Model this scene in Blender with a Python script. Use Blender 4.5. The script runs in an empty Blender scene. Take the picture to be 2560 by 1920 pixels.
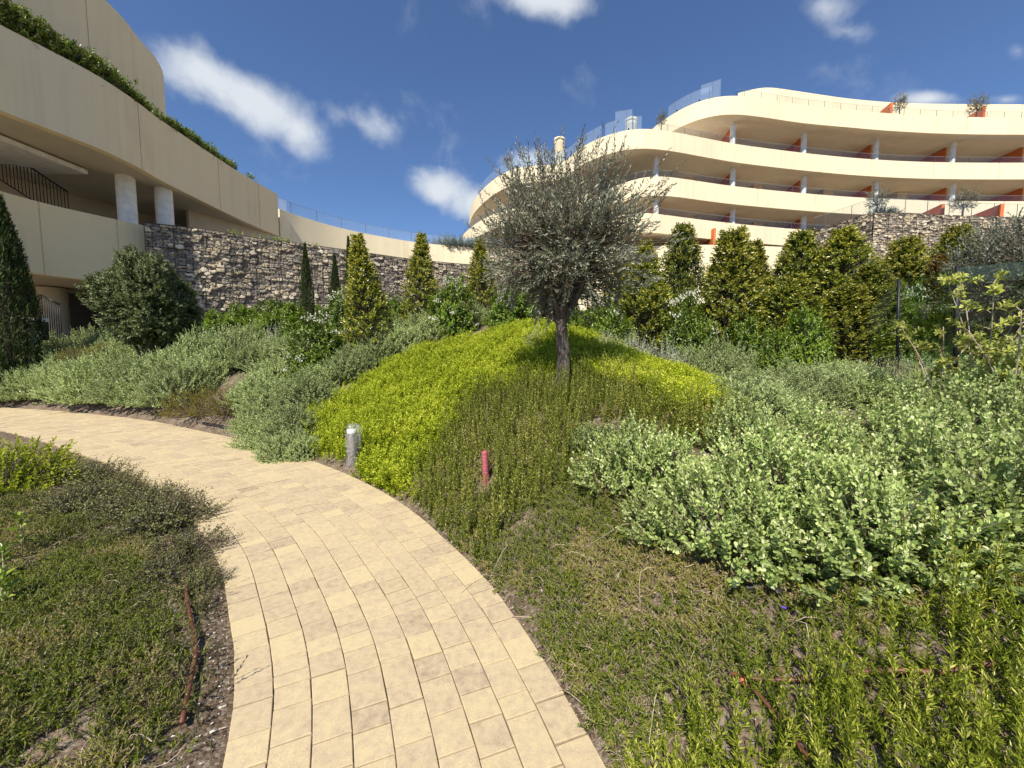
import bpy, math, random
import numpy as np

# ------------------------------------------------------------------ camera, sky, sun, exposure
SC = bpy.context.scene
COL = SC.collection
FPX, PITCH, CAMH = 385.0, math.radians(4.3), 1.6
cam = bpy.data.cameras.new("camera"); camo = bpy.data.objects.new("camera", cam); COL.objects.link(camo)
cam.sensor_width = 36.0; cam.lens = 36.0 * FPX / 1024.0; cam.clip_start = 0.05; cam.clip_end = 3000
camo.location = (0, 0, CAMH); camo.rotation_euler = (math.pi / 2 - PITCH, 0, 0)
SC.camera = camo
SC.view_settings.view_transform = 'Standard'; SC.view_settings.look = 'None'
SC.view_settings.exposure = 0.45; SC.view_settings.gamma = 1.0

SUN_EL, SUN_AZ = math.radians(51), math.radians(20)      # azimuth: how far left of straight behind the camera
sdir = np.array([-math.sin(SUN_AZ) * math.cos(SUN_EL), -math.cos(SUN_AZ) * math.cos(SUN_EL), math.sin(SUN_EL)])
sun = bpy.data.lights.new("sun", 'SUN'); sun.energy = 5.0; sun.angle = math.radians(0.53); sun.color = (1.0, 0.93, 0.80)
suno = bpy.data.objects.new("sun", sun); COL.objects.link(suno)
from mathutils import Vector, Matrix
suno.rotation_euler = Vector((-sdir[0], -sdir[1], -sdir[2])).to_track_quat('-Z', 'Y').to_euler()
suno.location = (-20, -30, 40)


def ray(px, py):
    u = px - 512.0; v = 384.0 - py
    return np.array([u, FPX * math.cos(PITCH) + v * math.sin(PITCH), -FPX * math.sin(PITCH) + v * math.cos(PITCH)])


def at_Z(px, py, zr):          # point on the ray at zr metres above the camera
    r = ray(px, py); t = zr / r[2]
    return np.array([r[0] * t, r[1] * t, CAMH + zr])


def at_Y(px, py, Y):
    r = ray(px, py); t = Y / r[1]
    return np.array([r[0] * t, Y, CAMH + r[2] * t])


DS = 1 / 2.1602               # pixels of my study print of the photograph -> picture pixels

world = bpy.data.worlds.new("World"); SC.world = world; world.use_nodes = True
wt = world.node_tree; wt.nodes.clear()
def N(t, kind, **kw):
    n = t.nodes.new(kind)
    for k, v in kw.items(): setattr(n, k, v)
    return n
wout = N(wt, 'ShaderNodeOutputWorld'); bg = N(wt, 'ShaderNodeBackground'); bg.inputs['Strength'].default_value = 0.088
sky = N(wt, 'ShaderNodeTexSky', sky_type='NISHITA'); sky.sun_disc = False
sky.sun_elevation = SUN_EL
sky.sun_rotation = math.pi + SUN_AZ
sky.air_density = 1.0; sky.dust_density = 0.25; sky.ozone_density = 2.5; sky.altitude = 100
tint = N(wt, 'ShaderNodeMix', data_type='RGBA', blend_type='MULTIPLY'); tint.inputs['Factor'].default_value = 1.0
wt.links.new(sky.outputs['Color'], tint.inputs['A']); tint.inputs['B'].default_value = (0.80, 0.94, 1.15, 1)
tc = N(wt, 'ShaderNodeTexCoord')
noise = N(wt, 'ShaderNodeTexNoise'); noise.inputs['Scale'].default_value = 6.5; noise.inputs['Detail'].default_value = 9
noise.inputs['Roughness'].default_value = 0.58; noise.inputs['Distortion'].default_value = 0.15
wt.links.new(tc.outputs['Generated'], noise.inputs['Vector'])
def unit(v): v = np.asarray(v, float); return v / np.linalg.norm(v)
# clouds: each a soft region of the sky between two directions
CLOUDS = [((350, 115), (520, 200), 104, .95), ((440, 170), (640, 250), 90, 0.9), ((590, 230), (690, 320), 66, 0.7), ((700, 230), (850, 300), 56, 0.45),
          ((895, 395), (1000, 420), 52, 0.85), ((960, 430), (1130, 470), 60, 0.8), ((1090, 350), (1190, 340), 40, 0.8), ((1080, -20), (1290, 0), 62, 0.8), ((1150, 10), (1240, 55), 34, 0.45),
          ((1740, -10), (1830, 40), 52, 0.5), ((1760, 60), (1900, 75), 30, 0.42), ((2170, 90), (2230, 130), 34, 0.6),
          ((1930, 212), (2080, 215), 22, 0.6), ((2120, 215), (2230, 215), 26, 0.6), ((-500, -200), (-200, -100), 160, .8), ((2500, 0), (2700, 120), 120, .8)]
last = None
for (a, b, w, amp) in CLOUDS:
    da, db = unit(ray(a[0] * DS, a[1] * DS)), unit(ray(b[0] * DS, b[1] * DS))
    c = unit(da + db); pxs = FPX / np.dot(c, np.array([0, math.cos(PITCH), -math.sin(PITCH)])) 
    ax = unit(db - da); bx = unit(np.cross(c, ax)); ax = unit(np.cross(bx, c))
    wb = w * DS / pxs; wa = np.linalg.norm(db - da) / 2 + wb
    m = Matrix(((ax[0], bx[0], c[0]), (ax[1], bx[1], c[1]), (ax[2], bx[2], c[2])))
    mp = N(wt, 'ShaderNodeMapping', vector_type='TEXTURE')
    mp.inputs['Location'].default_value = tuple(c); mp.inputs['Rotation'].default_value = m.to_euler('XYZ')
    mp.inputs['Scale'].default_value = (wa, wb, 0.6)
    gr = N(wt, 'ShaderNodeTexGradient', gradient_type='SPHERICAL')
    wt.links.new(tc.outputs['Generated'], mp.inputs['Vector']); wt.links.new(mp.outputs['Vector'], gr.inputs['Vector'])
    mu = N(wt, 'ShaderNodeMath', operation='MULTIPLY'); mu.inputs[1].default_value = amp
    wt.links.new(gr.outputs['Fac'], mu.inputs[0])
    if last is None: last = mu
    else:
        mx = N(wt, 'ShaderNodeMath', operation='SMOOTH_MAX'); mx.inputs[2].default_value = 0.15
        wt.links.new(last.outputs[0], mx.inputs[0]); wt.links.new(mu.outputs[0], mx.inputs[1]); last = mx
nz = N(wt, 'ShaderNodeMath', operation='MULTIPLY_ADD'); nz.inputs[1].default_value = 3.3; nz.inputs[2].default_value = -2.05
wt.links.new(noise.outputs['Fac'], nz.inputs[0])
ad = N(wt, 'ShaderNodeMath', operation='MULTIPLY_ADD'); ad.inputs[1].default_value = 2.35
wt.links.new(last.outputs[0], ad.inputs[0]); wt.links.new(nz.outputs[0], ad.inputs[2])
mr = N(wt, 'ShaderNodeMapRange', interpolation_type='SMOOTHSTEP'); mr.inputs['From Min'].default_value = -.05; mr.inputs['From Max'].default_value = 1.35; mr.inputs['To Max'].default_value = .92
wt.links.new(ad.outputs[0], mr.inputs['Value'])
gate = N(wt, 'ShaderNodeMapRange'); gate.inputs['From Min'].default_value = 0.0; gate.inputs['From Max'].default_value = 0.12
wt.links.new(last.outputs[0], gate.inputs['Value'])
dn = N(wt, 'ShaderNodeMath', operation='MULTIPLY'); wt.links.new(mr.outputs[0], dn.inputs[0]); wt.links.new(gate.outputs[0], dn.inputs[1])
mixc = N(wt, 'ShaderNodeMix', data_type='RGBA'); wt.links.new(dn.outputs[0], mixc.inputs['Factor'])
wt.links.new(tint.outputs['Result'], mixc.inputs['A']); mixc.inputs['B'].default_value = (6.6, 7.0, 7.4, 1)
wt.links.new(mixc.outputs['Result'], bg.inputs['Color']); wt.links.new(bg.outputs[0], wout.inputs[0])

# ------------------------------------------------------------------ helpers
rng = np.random.default_rng(7)


def tag(o, label=None, cat=None, group=None, kind=None):
    if label: o['label'] = label
    if cat: o['category'] = cat
    if group: o['group'] = group
    if kind: o['kind'] = kind
    return o


def empty(name, loc=(0, 0, 0), rz=0.0):
    o = bpy.data.objects.new(name, None); o.empty_display_size = 0.2; COL.objects.link(o)
    o.location = loc; o.rotation_euler = (0, 0, rz); return o


def mk(name, parts, parent=None, smooth=True):
    """parts: list of (verts (n,3), faces (m,4) or (m,3), material, attr or None) -> ONE mesh object."""
    mats, V, C, loops, starts, totals, mi = [], [], [], [], [], [], []
    nv = nl = 0
    for (v, q, m, a) in parts:
        v = np.asarray(v, np.float32).reshape(-1, 3); q = np.asarray(q, np.int64)
        if len(q) == 0: continue
        if m not in mats: mats.append(m)
        k = q.shape[1]
        V.append(v); C.append(np.full(len(v), .5, np.float32) if a is None else np.asarray(a, np.float32))
        loops.append((q + nv).ravel()); starts.append(nl + np.arange(len(q)) * k); totals.append(np.full(len(q), k))
        mi.append(np.full(len(q), mats.index(m)))
        nv += len(v); nl += q.size
    V = np.concatenate(V); C = np.concatenate(C); loops = np.concatenate(loops); starts = np.concatenate(starts)
    totals = np.concatenate(totals); mi = np.concatenate(mi)
    me = bpy.data.meshes.new(name)
    me.vertices.add(nv); me.vertices.foreach_set('co', V.ravel())
    me.loops.add(nl); me.loops.foreach_set('vertex_index', loops.astype(np.int32))
    me.polygons.add(len(starts)); me.polygons.foreach_set('loop_start', starts.astype(np.int32))
    me.polygons.foreach_set('material_index', mi.astype(np.int32))
    me.polygons.foreach_set('use_smooth', np.full(len(starts), bool(smooth)))
    at = me.attributes.new('c', 'FLOAT', 'POINT'); at.data.foreach_set('value', C)
    me.update(calc_edges=True)
    for m in mats: me.materials.append(m)
    o = bpy.data.objects.new(name, me); COL.objects.link(o)
    if parent: o.parent = parent
    return o


def dup(root, loc=None, rz=None, sc=None, label=None, group=None):
    c = root.copy(); COL.objects.link(c)
    if loc is not None: c.location = loc
    if rz is not None: c.rotation_euler = (0, 0, rz)
    if sc is not None: c.scale = sc
    if label: c['label'] = label
    if group: c['group'] = group
    for ch in root.children:
        d = ch.copy(); COL.objects.link(d); d.parent = c
        for g in ch.children:
            e = g.copy(); COL.objects.link(e); e.parent = d
    return c


def box(c, s, rz=0.0):
    x, y, z = np.array(s) / 2.0
    v = np.array([(-x, -y, -z), (x, -y, -z), (x, y, -z), (-x, y, -z), (-x, -y, z), (x, -y, z), (x, y, z), (-x, y, z)])
    ca, sa = math.cos(rz), math.sin(rz)
    v = v @ np.array([[ca, sa, 0], [-sa, ca, 0], [0, 0, 1]]) + np.array(c)
    q = np.array([(0, 3, 2, 1), (4, 5, 6, 7), (0, 1, 5, 4), (1, 2, 6, 5), (2, 3, 7, 6), (3, 0, 4, 7)])
    return v[q].reshape(-1, 3), np.arange(24).reshape(6, 4)          # split verts: hard edges


def join(items):
    V, Q, n = [], [], 0
    for v, q in items:
        V.append(np.asarray(v)); Q.append(np.asarray(q) + n); n += len(v)
    return np.concatenate(V), np.concatenate(Q)


def tube(P, R, k=7, cap=True):
    P = np.asarray(P, float); n = len(P); R = np.broadcast_to(np.asarray(R, float), (n,))
    T = np.gradient(P, axis=0); T /= np.linalg.norm(T, axis=1)[:, None] + 1e-9
    ref = np.array([0, 0, 1.0]) if abs(T[0, 2]) < .9 else np.array([1.0, 0, 0])
    A = np.zeros_like(P); a = np.cross(T[0], ref); a /= np.linalg.norm(a)
    for i in range(n):
        a = a - T[i] * np.dot(a, T[i]); a /= np.linalg.norm(a) + 1e-9; A[i] = a
    B = np.cross(T, A)
    th = np.linspace(0, 2 * math.pi, k, endpoint=False)
    V = (P[:, None] + R[:, None, None] * (np.cos(th)[None, :, None] * A[:, None] + np.sin(th)[None, :, None] * B[:, None])).reshape(-1, 3)
    i, j = np.meshgrid(np.arange(n - 1), np.arange(k), indexing='ij')
    Q = np.stack([i * k + j, i * k + (j + 1) % k, (i + 1) * k + (j + 1) % k, (i + 1) * k + j], -1).reshape(-1, 4)
    if cap:
        c0 = len(V); V = np.concatenate([V, P[:1], P[-1:]])
        jj = np.arange(0, k, 1)
        Q = np.concatenate([Q, np.stack([np.full(k, c0), (jj + 1) % k, jj, jj], -1)[:0]])
        e = (n - 1) * k
        capq = []
        for s in range(0, k - 1, 2):
            capq.append((c0, (s + 2) % k, s + 1, s)); capq.append((c0 + 1, e + s, e + s + 1, e + (s + 2) % k))
        if k % 2: capq.append((c0, 0, k - 1, k - 1)) if False else None
        Q = np.concatenate([Q, np.array(capq)])
    return V, Q


def lathe(prof, k=16, c=(0, 0, 0)):
    prof = np.asarray(prof, float); n = len(prof); th = np.linspace(0, 2 * math.pi, k, endpoint=False)
    V = np.stack([prof[:, 0][:, None] * np.cos(th), prof[:, 0][:, None] * np.sin(th), np.repeat(prof[:, 1][:, None], k, 1)], -1).reshape(-1, 3) + np.array(c)
    i, j = np.meshgrid(np.arange(n - 1), np.arange(k), indexing='ij')
    Q = np.stack([i * k + j, i * k + (j + 1) % k, (i + 1) * k + (j + 1) % k, (i + 1) * k + j], -1).reshape(-1, 4)
    return V, Q


def spline(P, n):
    """Catmull-Rom through P, resampled to n points evenly by length."""
    P = np.asarray(P, float)
    E = np.concatenate([[2 * P[0] - P[1]], P, [2 * P[-1] - P[-2]]])
    out = []
    for i in range(1, len(E) - 2):
        p0, p1, p2, p3 = E[i - 1], E[i], E[i + 1], E[i + 2]
        t = np.linspace(0, 1, 16, endpoint=False)[:, None]
        out.append(.5 * ((2 * p1) + (-p0 + p2) * t + (2 * p0 - 5 * p1 + 4 * p2 - p3) * t**2 + (-p0 + 3 * p1 - 3 * p2 + p3) * t**3))
    out = np.concatenate(out + [P[-1:]])
    s = np.concatenate([[0], np.cumsum(np.linalg.norm(np.diff(out, axis=0), axis=1))])
    u = np.linspace(0, s[-1], n)
    return np.stack([np.interp(u, s, out[:, k]) for k in range(P.shape[1])], -1)


def smooth_line(P, it):
    P = P.copy()
    for _ in range(it): P[1:-1] = .25 * P[:-2] + .5 * P[1:-1] + .25 * P[2:]
    return P


def normals_in(P):
    T = np.gradient(P[:, :2], axis=0); T /= np.linalg.norm(T, axis=1)[:, None] + 1e-9
    return np.stack([-T[:, 1], T[:, 0]], -1)


def fbm2(x, y, seed=0, oct=4):
    x = np.asarray(x, float); y = np.asarray(y, float); r = np.zeros_like(x); a = .5; f = 1.0
    def h(i, j):
        v = np.sin(i * 127.1 + j * 311.7 + seed * 74.7) * 43758.5453
        return v - np.floor(v)
    for _ in range(oct):
        X, Y = x * f, y * f; i, j = np.floor(X), np.floor(Y); u, v = X - i, Y - j
        u = u * u * (3 - 2 * u); v = v * v * (3 - 2 * v)
        r += a * ((h(i, j) * (1 - u) + h(i + 1, j) * u) * (1 - v) + (h(i, j + 1) * (1 - u) + h(i + 1, j + 1) * u) * v)
        a *= .5; f *= 2
    return r


# ------------------------------------------------------------------ materials
def mat_base(name):
    m = bpy.data.materials.new(name); m.use_nodes = True; t = m.node_tree; t.nodes.clear()
    o = N(t, 'ShaderNodeOutputMaterial'); b = N(t, 'ShaderNodeBsdfPrincipled'); t.links.new(b.outputs[0], o.inputs[0])
    return m, t, b, o


def ramp(t, src, cols):
    r = N(t, 'ShaderNodeValToRGB'); el = r.color_ramp.elements
    while len(el) < len(cols): el.new(0.5)
    for e, (p, c) in zip(el, cols): e.position = p; e.color = (*c, 1)
    t.links.new(src, r.inputs[0]); return r


def bump(t, b, src, strength, dist):
    n = N(t, 'ShaderNodeBump'); n.inputs['Strength'].default_value = strength; n.inputs['Distance'].default_value = dist
    t.links.new(src, n.inputs['Height']); t.links.new(n.outputs[0], b.inputs['Normal']); return n


def tex(t, scale, detail=4, rough=.55, vec=None):
    n = N(t, 'ShaderNodeTexNoise'); n.inputs['Scale'].default_value = scale; n.inputs['Detail'].default_value = detail; n.inputs['Roughness'].default_value = rough
    if vec is None:
        g = N(t, 'ShaderNodeNewGeometry'); vec = g.outputs['Position']
    t.links.new(vec, n.inputs['Vector']); return n


def leaf_mat(name, cols, back=None, rough=.45, trans=.25, spec=.18):
    m, t, b, o = mat_base(name)
    at = N(t, 'ShaderNodeAttribute', attribute_name='c')
    oi = N(t, 'ShaderNodeObjectInfo')
    r = ramp(t, at.outputs['Fac'], cols); c = r.outputs[0]
    hs = N(t, 'ShaderNodeHueSaturation')
    mrr = N(t, 'ShaderNodeMapRange'); mrr.inputs['To Min'].default_value = .76; mrr.inputs['To Max'].default_value = 1.2
    t.links.new(oi.outputs['Random'], mrr.inputs['Value']); t.links.new(mrr.outputs[0], hs.inputs['Value']); t.links.new(c, hs.inputs['Color']); c = hs.outputs[0]
    if back is not None:
        g = N(t, 'ShaderNodeNewGeometry'); mx = N(t, 'ShaderNodeMix', data_type='RGBA')
        t.links.new(g.outputs['Backfacing'], mx.inputs['Factor']); t.links.new(c, mx.inputs['A']); mx.inputs['B'].default_value = (*back, 1); c = mx.outputs['Result']
    t.links.new(c, b.inputs['Base Color']); b.inputs['Roughness'].default_value = rough; b.inputs['Specular IOR Level'].default_value = spec
    tr = N(t, 'ShaderNodeBsdfTranslucent'); t.links.new(c, tr.inputs['Color'])
    ms = N(t, 'ShaderNodeMixShader'); ms.inputs[0].default_value = trans
    t.links.new(b.outputs[0], ms.inputs[1]); t.links.new(tr.outputs[0], ms.inputs[2]); t.links.new(ms.outputs[0], o.inputs[0])
    return m


def plain(name, col, rough=.7, metal=0.0, spec=.4, var=0.15, scale=6.0, bmp=0.0, bscale=80.0, bdist=.004):
    m, t, b, o = mat_base(name)
    n = tex(t, scale, 5)
    lo = tuple(c * (1 - var) for c in col); hi = tuple(min(1, c * (1 + var)) for c in col)
    r = ramp(t, n.outputs['Fac'], [(.3, lo), (.7, hi)]); t.links.new(r.outputs[0], b.inputs['Base Color'])
    b.inputs['Roughness'].default_value = rough; b.inputs['Metallic'].default_value = metal; b.inputs['Specular IOR Level'].default_value = spec
    if bmp: bump(t, b, tex(t, bscale, 4).outputs['Fac'], bmp, bdist)
    return m


def stucco_mat(name, col):
    m, t, b, o = mat_base(name)
    g = N(t, 'ShaderNodeNewGeometry')
    mp = N(t, 'ShaderNodeMapping'); mp.inputs['Scale'].default_value = (3.2, 3.2, .16); t.links.new(g.outputs['Position'], mp.inputs['Vector'])
    st = tex(t, 1.0, 4, .6, mp.outputs[0]); big = tex(t, .35, 4)
    mxn = N(t, 'ShaderNodeMath', operation='MULTIPLY_ADD'); mxn.inputs[1].default_value = .55
    t.links.new(st.outputs['Fac'], mxn.inputs[0])
    m2 = N(t, 'ShaderNodeMath', operation='MULTIPLY'); m2.inputs[1].default_value = .45; t.links.new(big.outputs['Fac'], m2.inputs[0]); t.links.new(m2.outputs[0], mxn.inputs[2])
    r = ramp(t, mxn.outputs[0], [(.28, tuple(c * .84 for c in col)), (.5, col), (.75, tuple(min(1, c * 1.05) for c in col))])
    t.links.new(r.outputs[0], b.inputs['Base Color']); b.inputs['Roughness'].default_value = .85; b.inputs['Specular IOR Level'].default_value = .2
    bump(t, b, tex(t, 26, 5, .7).outputs['Fac'], .35, .012)
    return m


def glass_mat(name, tintc=(.80, .90, .95), refl=.10, painted_sheen=0.0):
    m, t, b, o = mat_base(name); t.nodes.remove(b)
    tr = N(t, 'ShaderNodeBsdfTransparent'); tr.inputs['Color'].default_value = (*tintc, 1)
    gl = N(t, 'ShaderNodeBsdfGlossy'); gl.inputs['Roughness'].default_value = .02; gl.inputs['Color'].default_value = (.9, .95, 1, 1)
    fr = N(t, 'ShaderNodeFresnel'); fr.inputs['IOR'].default_value = 1.5
    ad = N(t, 'ShaderNodeMath', operation='ADD'); ad.inputs[1].default_value = refl; t.links.new(fr.outputs[0], ad.inputs[0])
    ms = N(t, 'ShaderNodeMixShader'); t.links.new(ad.outputs[0], ms.inputs[0]); t.links.new(tr.outputs[0], ms.inputs[1]); t.links.new(gl.outputs[0], ms.inputs[2])
    if painted_sheen:  # pale diffuse mixed in to stand for sky reflection on the glass
        df = N(t, 'ShaderNodeBsdfDiffuse'); df.inputs['Color'].default_value = (.62, .70, .74, 1); m2 = N(t, 'ShaderNodeMixShader'); m2.inputs[0].default_value = painted_sheen
        t.links.new(ms.outputs[0], m2.inputs[1]); t.links.new(df.outputs[0], m2.inputs[2]); ms = m2
    t.links.new(ms.outputs[0], o.inputs[0]); return m


M = {}
M['stucco'] = stucco_mat('cream_stucco', (.84, .725, .495))
M['stucco_tan'] = stucco_mat('tan_stucco', (.80, .675, .435))
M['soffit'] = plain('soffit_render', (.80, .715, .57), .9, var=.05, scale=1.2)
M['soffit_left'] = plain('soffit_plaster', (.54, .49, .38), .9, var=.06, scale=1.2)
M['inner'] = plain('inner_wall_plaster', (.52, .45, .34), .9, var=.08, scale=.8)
M['dark'] = plain('painted_recess_shade', (.03, .028, .026), .8)  # near black put in place of the shade inside openings
M['white'] = plain('column_paint', (.74, .73, .69), .75, var=.14, scale=4, bmp=.2, bscale=30)
M['orange'] = plain('orange_render', (.60, .17, .055), .8, var=.1, scale=2)
M['black'] = plain('black_metal', (.015, .015, .017), .45, metal=.3)
M['glass'] = glass_mat('balustrade_glass', (.86, .90, .92), .0)
M['glass_sky'] = glass_mat('screen_glass', (.84, .92, .97), .10, .16)
M['glass_green'] = glass_mat('fence_glass', (.80, .90, .84), .0)
M['window'] = plain('dark_window', (.05, .06, .075), .08, spec=.8, var=.3, scale=.6)
M['frame'] = plain('window_frame', (.10, .10, .10), .5)
M['bark'] = None
M['cream_pillar'] = plain('beige_pillar_render', (.66, .50, .25), .85)

# ground soil
m, t, b, o = mat_base('dry_soil')
n1 = tex(t, 2.2, 6); n2 = tex(t, 60, 5, .7); vor = N(t, 'ShaderNodeTexVoronoi'); vor.inputs['Scale'].default_value = 55
g = N(t, 'ShaderNodeNewGeometry'); t.links.new(g.outputs['Position'], vor.inputs['Vector'])
r1 = ramp(t, n1.outputs['Fac'], [(.3, (.10, .068, .045)), (.55, (.18, .13, .09)), (.75, (.27, .21, .15))])
r2 = ramp(t, vor.outputs['Color'], [(.55, (0, 0, 0)), (.8, (1, 1, 1))])
mx = N(t, 'ShaderNodeMix', data_type='RGBA'); mx.inputs['B'].default_value = (.36, .31, .25, 1)
ml = N(t, 'ShaderNodeMath', operation='MULTIPLY'); ml.inputs[1].default_value = .6; t.links.new(r2.outputs[0], ml.inputs[0])
t.links.new(ml.outputs[0], mx.inputs['Factor']); t.links.new(r1.outputs[0], mx.inputs['A']); t.links.new(mx.outputs['Result'], b.inputs['Base Color'])
b.inputs['Roughness'].default_value = .95; b.inputs['Specular IOR Level'].default_value = .1
ma = N(t, 'ShaderNodeMath', operation='MULTIPLY_ADD'); ma.inputs[1].default_value = -.6; t.links.new(vor.outputs['Distance'], ma.inputs[0]); t.links.new(n2.outputs['Fac'], ma.inputs[2])
bump(t, b, ma.outputs[0], .9, .02); M['soil'] = m

# pavers
m, t, b, o = mat_base('concrete_pavers')
at = N(t, 'ShaderNodeAttribute', attribute_name='c')
g = N(t, 'ShaderNodeNewGeometry')
blot = tex(t, 13, 6, .65); fine = tex(t, 220, 3, .7); streak = tex(t, 26, 5, .65)
sm = N(t, 'ShaderNodeMath', operation='MULTIPLY_ADD'); sm.inputs[1].default_value = .60; t.links.new(blot.outputs['Fac'], sm.inputs[0])
s2 = N(t, 'ShaderNodeMath', operation='MULTIPLY'); s2.inputs[1].default_value = .55; t.links.new(streak.outputs['Fac'], s2.inputs[0]); t.links.new(s2.outputs[0], sm.inputs[2])
s3 = N(t, 'ShaderNodeMath', operation='MULTIPLY_ADD'); s3.inputs[1].default_value = .5; t.links.new(at.outputs['Fac'], s3.inputs[0]); t.links.new(sm.outputs[0], s3.inputs[2])
s4 = N(t, 'ShaderNodeMath', operation='ADD'); s4.inputs[1].default_value = -.25; t.links.new(s3.outputs[0], s4.inputs[0])
r = ramp(t, s4.outputs[0], [(.22, (.30, .235, .165)), (.40, (.42, .33, .215)), (.56, (.49, .39, .25)), (.78, (.56, .455, .265))])
fr = ramp(t, fine.outputs['Fac'], [(.3, (.80, .80, .80)), (.6, (1.05, 1.05, 1.05))])
mx = N(t, 'ShaderNodeMix', data_type='RGBA', blend_type='MULTIPLY'); mx.inputs['Factor'].default_value = 1
t.links.new(r.outputs[0], mx.inputs['A']); t.links.new(fr.outputs[0], mx.inputs['B']); t.links.new(mx.outputs['Result'], b.inputs['Base Color'])
b.inputs['Roughness'].default_value = .85; b.inputs['Specular IOR Level'].default_value = .25
bump(t, b, fine.outputs['Fac'], .5, .003); M['paver'] = m
M['joint'] = plain('joint_sand', (.16, .12, .075), .95, var=.3, scale=40)

# gabion stone
m, t, b, o = mat_base('gabion_stone')
at = N(t, 'ShaderNodeAttribute', attribute_name='c'); nn = tex(t, 9, 6, .65)
r = ramp(t, at.outputs['Fac'], [(0.0, (.02, .018, .015)), (.1, (.17, .14, .11)), (.35, (.33, .28, .22)), (.6, (.47, .41, .325)), (.8, (.60, .48, .30)), (1, (.70, .63, .50))])
rr = ramp(t, nn.outputs['Fac'], [(.3, (.65, .65, .65)), (.7, (1.2, 1.2, 1.2))])
mx = N(t, 'ShaderNodeMix', data_type='RGBA', blend_type='MULTIPLY'); mx.inputs['Factor'].default_value = 1
t.links.new(r.outputs[0], mx.inputs['A']); t.links.new(rr.outputs[0], mx.inputs['B']); t.links.new(mx.outputs['Result'], b.inputs['Base Color'])
b.inputs['Roughness'].default_value = .9; bump(t, b, nn.outputs['Fac'], .6, .04); M['stone'] = m
M['wire'] = plain('gabion_wire', (.05, .045, .04), .6, metal=.5)

# bark
m, t, b, o = mat_base('olive_bark')
g = N(t, 'ShaderNodeNewGeometry'); mp = N(t, 'ShaderNodeMapping'); mp.inputs['Scale'].default_value = (38, 38, 9); t.links.new(g.outputs['Position'], mp.inputs['Vector'])
nb = tex(t, 1.0, 6, .7, mp.outputs[0]); r = ramp(t, nb.outputs['Fac'], [(.32, (.045, .035, .03)), (.55, (.15, .115, .095)), (.75, (.27, .22, .18))])
t.links.new(r.outputs[0], b.inputs['Base Color']); b.inputs['Roughness'].default_value = .95; bump(t, b, nb.outputs['Fac'], 1.0, .03); M['bark'] = m
M['twig'] = plain('grey_twig', (.19, .15, .11), .9, var=.25, scale=20)
M['drytwig'] = plain('dry_twig', (.42, .34, .25), .9, var=.3, scale=25)

M['l_olive'] = leaf_mat('olive_leaf', [(0, (.07, .075, .045)), (.5, (.17, .18, .11)), (.8, (.31, .32, .22)), (1, (.52, .52, .40))], back=(.26, .27, .20), rough=.4, trans=.10, spec=.5)
M['l_silver'] = leaf_mat('silver_leaf', [(0, (.12, .17, .05)), (.45, (.30, .375, .13)), (.8, (.45, .53, .22)), (1, (.62, .67, .36))], rough=.55, trans=.22, spec=.15)
M['l_silver_round'] = leaf_mat('round_silver_leaf', [(0, (.09, .14, .03)), (.4, (.28, .37, .10)), (.75, (.46, .55, .19)), (1, (.66, .70, .36))], rough=.5, trans=.25, spec=.15)
M['l_white'] = leaf_mat('felty_white_leaf', [(0, (.24, .27, .18)), (.5, (.44, .47, .34)), (1, (.66, .67, .53))], rough=.7, trans=.15)
M['l_yellow'] = leaf_mat('lime_leaf', [(0, (.10, .14, .012)), (.28, (.29, .36, .022)), (.68, (.50, .545, .036)), (1, (.80, .78, .14))], rough=.5, trans=.38, spec=.12)
M['l_rose'] = leaf_mat('rosemary_leaf', [(0, (.045, .07, .010)), (.4, (.18, .215, .03)), (.75, (.38, .37, .07)), (1, (.70, .62, .24))], rough=.45, trans=.2)
M['l_rose_b'] = leaf_mat('bright_rosemary_leaf', [(0, (.05, .09, .010)), (.38, (.28, .34, .03)), (.72, (.52, .55, .075)), (1, (.80, .75, .26))], rough=.4, trans=.25)
M['l_mat'] = leaf_mat('creeper_leaf', [(0, (.035, .06, .006)), (.42, (.135, .18, .018)), (.72, (.27, .30, .035)), (.86, (.25, .18, .06)), (1, (.46, .37, .20))], rough=.45, trans=.2)
M['l_brown'] = leaf_mat('bronze_leaf', [(0, (.08, .06, .012)), (.45, (.23, .19, .02)), (.8, (.37, .33, .03)), (1, (.50, .48, .06))], rough=.5, trans=.2)
M['l_dusky'] = leaf_mat('dusky_leaf', [(0, (.05, .04, .022)), (.4, (.13, .125, .045)), (.7, (.20, .23, .05)), (.9, (.24, .17, .09)), (1, (.44, .36, .22))], rough=.45, trans=.15, spec=.4)
M['l_cone'] = leaf_mat('glossy_gold_leaf', [(0, (.035, .058, .006)), (.35, (.13, .165, .016)), (.65, (.32, .31, .03)), (.9, (.50, .45, .06)), (1, (.68, .60, .18))], rough=.32, trans=.2, spec=.6)  # gold end paints in sunlit shoot tips as well as golden new growth
M['l_bronze'] = leaf_mat('orange_tinted_leaf', [(0, (.06, .045, .01)), (.4, (.15, .11, .02)), (.8, (.30, .18, .03)), (1, (.42, .27, .06))], rough=.35, trans=.2, spec=.5)
M['l_green'] = leaf_mat('fresh_green_leaf', [(0, (.04, .075, .008)), (.45, (.13, .215, .016)), (.85, (.27, .36, .03)), (1, (.44, .50, .09))], rough=.35, trans=.25, spec=.5)
M['l_dark'] = leaf_mat('dark_bush_leaf', [(0, (.04, .06, .015)), (.45, (.135, .175, .05)), (.85, (.29, .34, .12)), (1, (.50, .55, .28))], rough=.4, trans=.15, spec=.5)
M['l_cyp'] = leaf_mat('cypress_leaf', [(0, (.015, .03, .008)), (.6, (.045, .07, .018)), (1, (.09, .115, .03))], rough=.6, trans=.08)
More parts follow.
